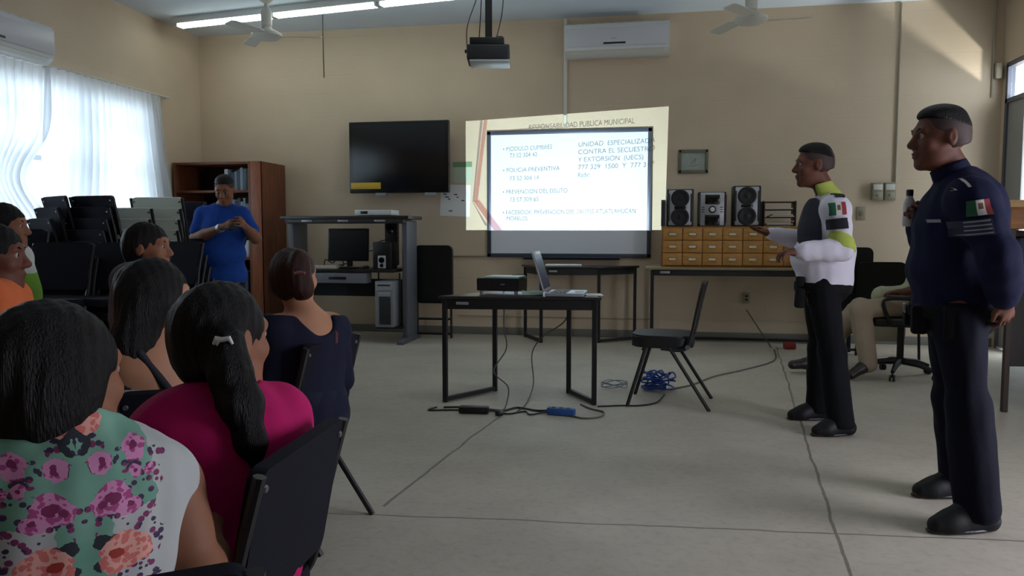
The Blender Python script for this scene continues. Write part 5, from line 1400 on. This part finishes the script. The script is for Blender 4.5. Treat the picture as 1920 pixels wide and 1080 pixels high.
    rose = mixc(math_('GREATER_THAN', swirl.outputs['Distance'], .45), 'a8467e', 'd089b4')
    col = mixc(lt(g1, 1.0), col, rose); col = mixc(lt(g1, .35), col, '7c2457')
    # big peach flowers
    g2 = group([(.063, Z0 - .245, .042), (.088, Z0 - .25, .034), (.03, Z0 + .035, .024), (.05, Z0 - .262, .03)])
    pe = mixc(math_('GREATER_THAN', swirl.outputs['Distance'], .5), 'cf7068', 'e0a294')
    col = mixc(lt(g2, 1.0), col, pe); g3 = group([(.052, Z0 - .246, .014)]); col = mixc(lt(g3, 1.0), col, '9c2f26')
    L.new(col, b.inputs['Base Color'])
    return m
ja = dict(head=J(106, 716, 1.27), neck=J(122, 832, 1.25), shL=J(-32, 915, 1.17), shR=J(300, 918, 1.32), elL=J(-80, 1090, 1.15), elR=J(372, 1090, 1.27))
ja.update(seated(J(120, 1290, 1.19), .1, 1)); 
floral = floral_mat()
Wa = person('dark haired woman in a white sleeveless blouse with pink and green floral print', ja, CL(.35, .94), SK_mid,
    [upper('floral_blouse', floral, off=.012, vox=.0055, extra=[lambda c: [(ell(c['T_'](.62), (.185, .13, .16), c['TM']), .04), (cone(c['T_'](.5, 0, .14), c['T_'](.3, 0, .17), .05, .05), .05), (cone(c['j']['neck'] - c['up'] * .04 - c['fw'] * .01, c['j']['neck'] + c['up'] * .03 - c['fw'] * .005, .07, .062), .03)]], cuts=[HEM(-.1), lambda c: (c['j']['neck'] + c['up'] * .045 - c['fw'] * .02, c['up'] + c['fw'] * .4)], noise=.0028, nf=30),
     trousers(C_jeans, waist=.30)] + shoe_wear,
    [('bob', 'hair', M_hair)], hs=1.06, bd=dict(chest=1.12, depth=1.1, arm=1.12, belly=.02), vox=.006)

# woman in magenta with a ponytail
jb = dict(head=J(418, 640, 1.72), neck=J(425, 756, 1.69), shL=J(322, 822, 1.62), shR=J(518, 782, 1.78), elL=J(262, 950, 1.58), elR=J(548, 920, 1.86))
jb.update(seated(J(385, 1085, 1.62), -.4, .92))
pony = [(cone(J(425, 640, 1.62), J(432, 700, 1.60), .036, .044), .03), (cone(J(432, 700, 1.60), J(452, 760, 1.58), .044, .042), .02), (cone(J(452, 760, 1.58), J(472, 830, 1.56), .042, .030), .02), (cone(J(472, 830, 1.56), J(482, 885, 1.56), .030, .008), .02)]
Wb = person('woman in a magenta T-shirt with a long black ponytail and white hair clip', jb, CL(.5, .86), SK_mid,
    [upper('t_shirt', C_magenta, off=.014, extra=[lambda c: [(ell(c['T_'](.6), (.19, .13, .17), c['TM']), .04)]], sleeves=[('shL', 'elL', 0, .6, .075, .07), ('shR', 'elR', 0, .6, .075, .07)], cuts=[HEM(-.14), NK]), trousers(cloth('maroon_trousers', '7c1440'), waist=.30)] + shoe_wear,
    [('pony', 'hair', M_hair)], hs=1.05, bd=dict(chest=1.15, depth=1.2, arm=1.12, belly=.04, hips=1.1), extra_hair=pony, vox=.006)
b = N(); cp = J(417, 640, 1.585); r_ = CL(1, 0)
tube(b, [cp - r_ * .018 + Vector((0, 0, -.006)), cp - r_ * .012 + Vector((0, 0, .005)), cp + Vector((0, 0, .003)), cp + r_ * .014 + Vector((0, 0, .006)), cp + r_ * .021 + Vector((0, 0, -.006))], [.004, .007, .006, .006, .003], seg=8)
tube(b, [cp - r_ * .008, cp - r_ * .010 + Vector((0, 0, -.014))], [.006, .003], seg=8)
b.transform(Wb['toL']); obj('hair_clip', b, M_white, Wb['root'])
b = N(); q = Wb['HW'](.086, .0, -.04); tube(b, [q, q + Vector((0, 0, -.03))], .004, seg=6); b.transform(Wb['toL']); obj('earring', b, M_silver, Wb['root'])

# woman with bare back and long hair
jc = dict(head=J(292, 562, 2.30), neck=J(283, 640, 2.27), shL=J(236, 672, 2.20), shR=J(340, 668, 2.36), elL=J(225, 780, 2.2), elR=J(365, 770, 2.45))
jc.update(seated(J(290, 905, 2.22), .05, 1))
lh = [(cone(J(275, 565, 2.24), J(250, 640, 2.2), .075, .06), .04), (cone(J(250, 640, 2.2), J(238, 740, 2.14), .055, .03), .03), (cone(J(240, 610, 2.26), J(232, 690, 2.2), .045, .035), .03)]
stripe = cloth('striped_cotton', '8a94a4')
nt = stripe.node_tree; wv = nt.nodes.new('ShaderNodeTexWave'); wv.bands_direction = 'Z'; wv.inputs['Scale'].default_value = 14; tcn = [n for n in nt.nodes if n.type == 'TEX_COORD'][0]
nt.links.new(tcn.outputs['Object'], wv.inputs['Vector']); rp = nt.nodes.new('ShaderNodeValToRGB'); rp.color_ramp.elements[0].color = (*hexc('5c6a84'), 1); rp.color_ramp.elements[1].color = (*hexc('a9b0b8'), 1); nt.links.new(wv.outputs['Fac'], rp.inputs[0]); nt.links.new(rp.outputs[0], nt.nodes['Principled BSDF'].inputs['Base Color'])
def straps(c):
    out = []
    for l0, l1 in ((-.09, -.02), (.10, .06)):
        a0 = c['T_'](.93, -.07, l0); a1 = c['T_'](.62, -.118, l1); a2 = c['T_'](.5, -.12, l1 * .9)
        out += [(cone(a0, a1, .009, .009), 0), (cone(a1, a2, .009, .009), 0)]
    return out
Wc = person('woman with long dark hair, bare upper back and dark straps over a striped top', jc, CL(.8, .6), SK_light,
    [upper('striped_top', stripe, off=.012, cuts=[HEM(-.1), lambda c: (c['T_'](.70), c['up'] - c['fw'] * .15)]),
     dict(name='straps', on=(), extra=[straps], off=.004, mat=M_patchb, vox=.005), trousers(C_jeans, waist=.30)] + shoe_wear,
    [('tied', 'hair', M_hair)], hs=.98, bd=dict(chest=.95, arm=.9), extra_hair=lh)
b = N(); box(b, J(326, 608, 2.3), (.035, .01, .03), rot(0, 15, 10), bev=.004); b.transform(Wc['toL']); obj('hair_band', b, M_white, Wc['root'])

# woman in grey sweater
jd = dict(head=J(277, 467, 3.42), neck=J(265, 508, 3.42), shL=J(282, 528, 3.56), shR=J(243, 528, 3.30), elL=J(300, 620, 3.6), elR=J(240, 620, 3.22))
jd.update(seated(J(262, 742, 3.42), .9, .43)); 
Wd = person('woman in a grey sweater with dark hair seen in profile in front of the stacks', jd, CL(.95, .05), SK_mid,
    [upper('sweater', C_grey, on=('torso', 'uL', 'fL', 'uR', 'fR'), off=.014, cuts=[HEM(-.1), NK]), trousers(C_jeans, waist=.30)] + shoe_wear,
    [('tied', 'hair', M_hair)], hs=.93, vox=.0065)

# woman with pinned up brown hair
je = dict(head=J(553, 521, 3.05), neck=J(572, 598, 3.03), shL=J(515, 625, 2.93), shR=J(618, 618, 3.12), elL=J(505, 720, 2.9), elR=J(640, 712, 3.2))
je.update(seated(J(565, 782, 3.0), -.4, .92))
bun = [(ell(J(560, 505, 2.95), (.05, .04, .075)), .03), (ell(J(567, 540, 2.95), (.045, .038, .05)), .03)]
We = person('woman in a dark scoop backed top, brown hair pinned up with a clip', je, CL(.35, .94), SK_light,
    [upper('dark_top', C_dnavy, off=.013, on=('torso', 'uL', 'uR'), sub=[lambda c: [(ell(c['T_'](1.05, -.07, .005), (.075, .10, .085), c['TM']), .02)]], cuts=[HEM(-.1), lambda c: (c['T_'](1.045), c['up'])]),
     dict(name='shoulder_strap', on=(), extra=[lambda c: [(cone(c['T_'](1.0, -.03, .075), c['T_'](.86, -.105, .07), .007, .007), 0), (cone(c['T_'](.86, -.105, .07), c['T_'](.78, -.112, .065), .007, .007), 0)]], off=.004, vox=.005, mat=mat('maroon_strap', '4a1414', rough=.7)), trousers(C_jeans, waist=.30)] + shoe_wear,
    [('tied', 'hair', M_hairb)], hs=.94, bd=dict(chest=1.05, arm=1.05), extra_hair=bun, hair_mat=M_hairb)
b = N(); q = J(562, 512, 2.885); tube(b, [q - r_ * .02, q + Vector((0, 0, .004)), q + r_ * .02], .005, seg=8); b.transform(We['toL']); obj('hair_clip', b, mat('rose_clip', '8c5a56', rough=.4), We['root'])

# person in orange at the left edge
jf = dict(head=J(-12, 484, 2.72), neck=J(-14, 545, 2.7), shL=J(14, 560, 2.84), shR=J(-25, 565, 2.55), elL=J(40, 650, 2.9), elR=J(-20, 670, 2.5))
jf.update(seated(J(0, 835, 2.66), .9, .43))
person('person in an orange shirt cut off by the left edge of the picture', jf, CL(.95, .25), SK_dark,
    [upper('orange_shirt', C_orange, off=.016, sleeves=[('shL', 'elL', 0, .7, .07, .068), ('shR', 'elR', 0, .7, .07, .068)], cuts=[HEM(-.1), NK]), trousers(C_jeans, waist=.30)] + shoe_wear,
    [('tied', 'hair', M_hair)], hs=1.0, vox=.007, bd=dict(chest=1.1, depth=1.2))

# small person in white and green beyond
jg = dict(head=J(10, 428, 3.72), neck=J(16, 466, 3.72), shL=J(34, 484, 3.82), shR=J(8, 484, 3.6), elL=J(42, 560, 3.86), elR=J(10, 560, 3.55))
jg.update(seated(J(26, 700, 3.7), .9, .43))
person('person in a white top with a lime green lower half behind the one in orange', jg, CL(.95, .2), SK_mid,
    [upper('white_top', C_wht, off=.012, sleeves=[('shL', 'elL', 0, .5, .06, .06), ('shR', 'elR', 0, .5, .06, .06)], cuts=[HEM(.78), NK]), upper('green_panel', C_lime, off=.0125, cuts=[HEM(-.1), lambda c: (c['T_'](.81), c['up'])]), trousers(C_jeans, waist=.30)] + shoe_wear,
    [('tied', 'hair', M_hair)], hs=.95, vox=.007, bd=dict(chest=.95))

# seated person in khaki trousers behind the officers
jh = dict(head=J(1752, 418, 6.45), neck=J(1752, 462, 6.45), shL=J(1752, 476, 6.28), shR=J(1750, 476, 6.62), elL=J(1735, 538, 6.22), elR=J(1738, 538, 6.68), wrL=J(1690, 548, 6.34), wrR=J(1686, 550, 6.52),
          hipL=J(1716, 575, 6.36), hipR=J(1716, 575, 6.53), knL=J(1612, 578, 6.3), knR=J(1604, 585, 6.6), anL=J(1628, 682, 6.3), anR=J(1524, 680, 6.6), toL=J(1596, 703, 6.26), toR=J(1486, 684, 6.56))
person('person in khaki trousers sitting behind the two officers with legs stretched out', jh, CL(-1, 0), SK_dark,
    [upper('pale_shirt', C_pale, off=.016, extra=[lambda c: [(cone(c['T_'](.08, .1, -.05), c['T_'](.02, .26, -.08), .09, .07), .05)]], sleeves=[('shL', 'elL', 0, .7, .07, .068), ('shR', 'elR', 0, .7, .07, .068)], cuts=[HEM(-.1), NK]), trousers(C_khaki, ank=.07, kn=.082, waist=.30, cutz=None)] +
    [dict(name='shoe', on=('feet' + q,), off=.012, mat=M_shoeb, vox=.006) for q in 'LR'],
    [('tied', 'hair', M_hair)], hs=1.0, vox=.0065, hands=dict(L=dict(palm=(0, 0, -1), dir=CL(-1, .3)), R=dict(palm=(0, 0, -1), dir=CL(-1, -.3))))
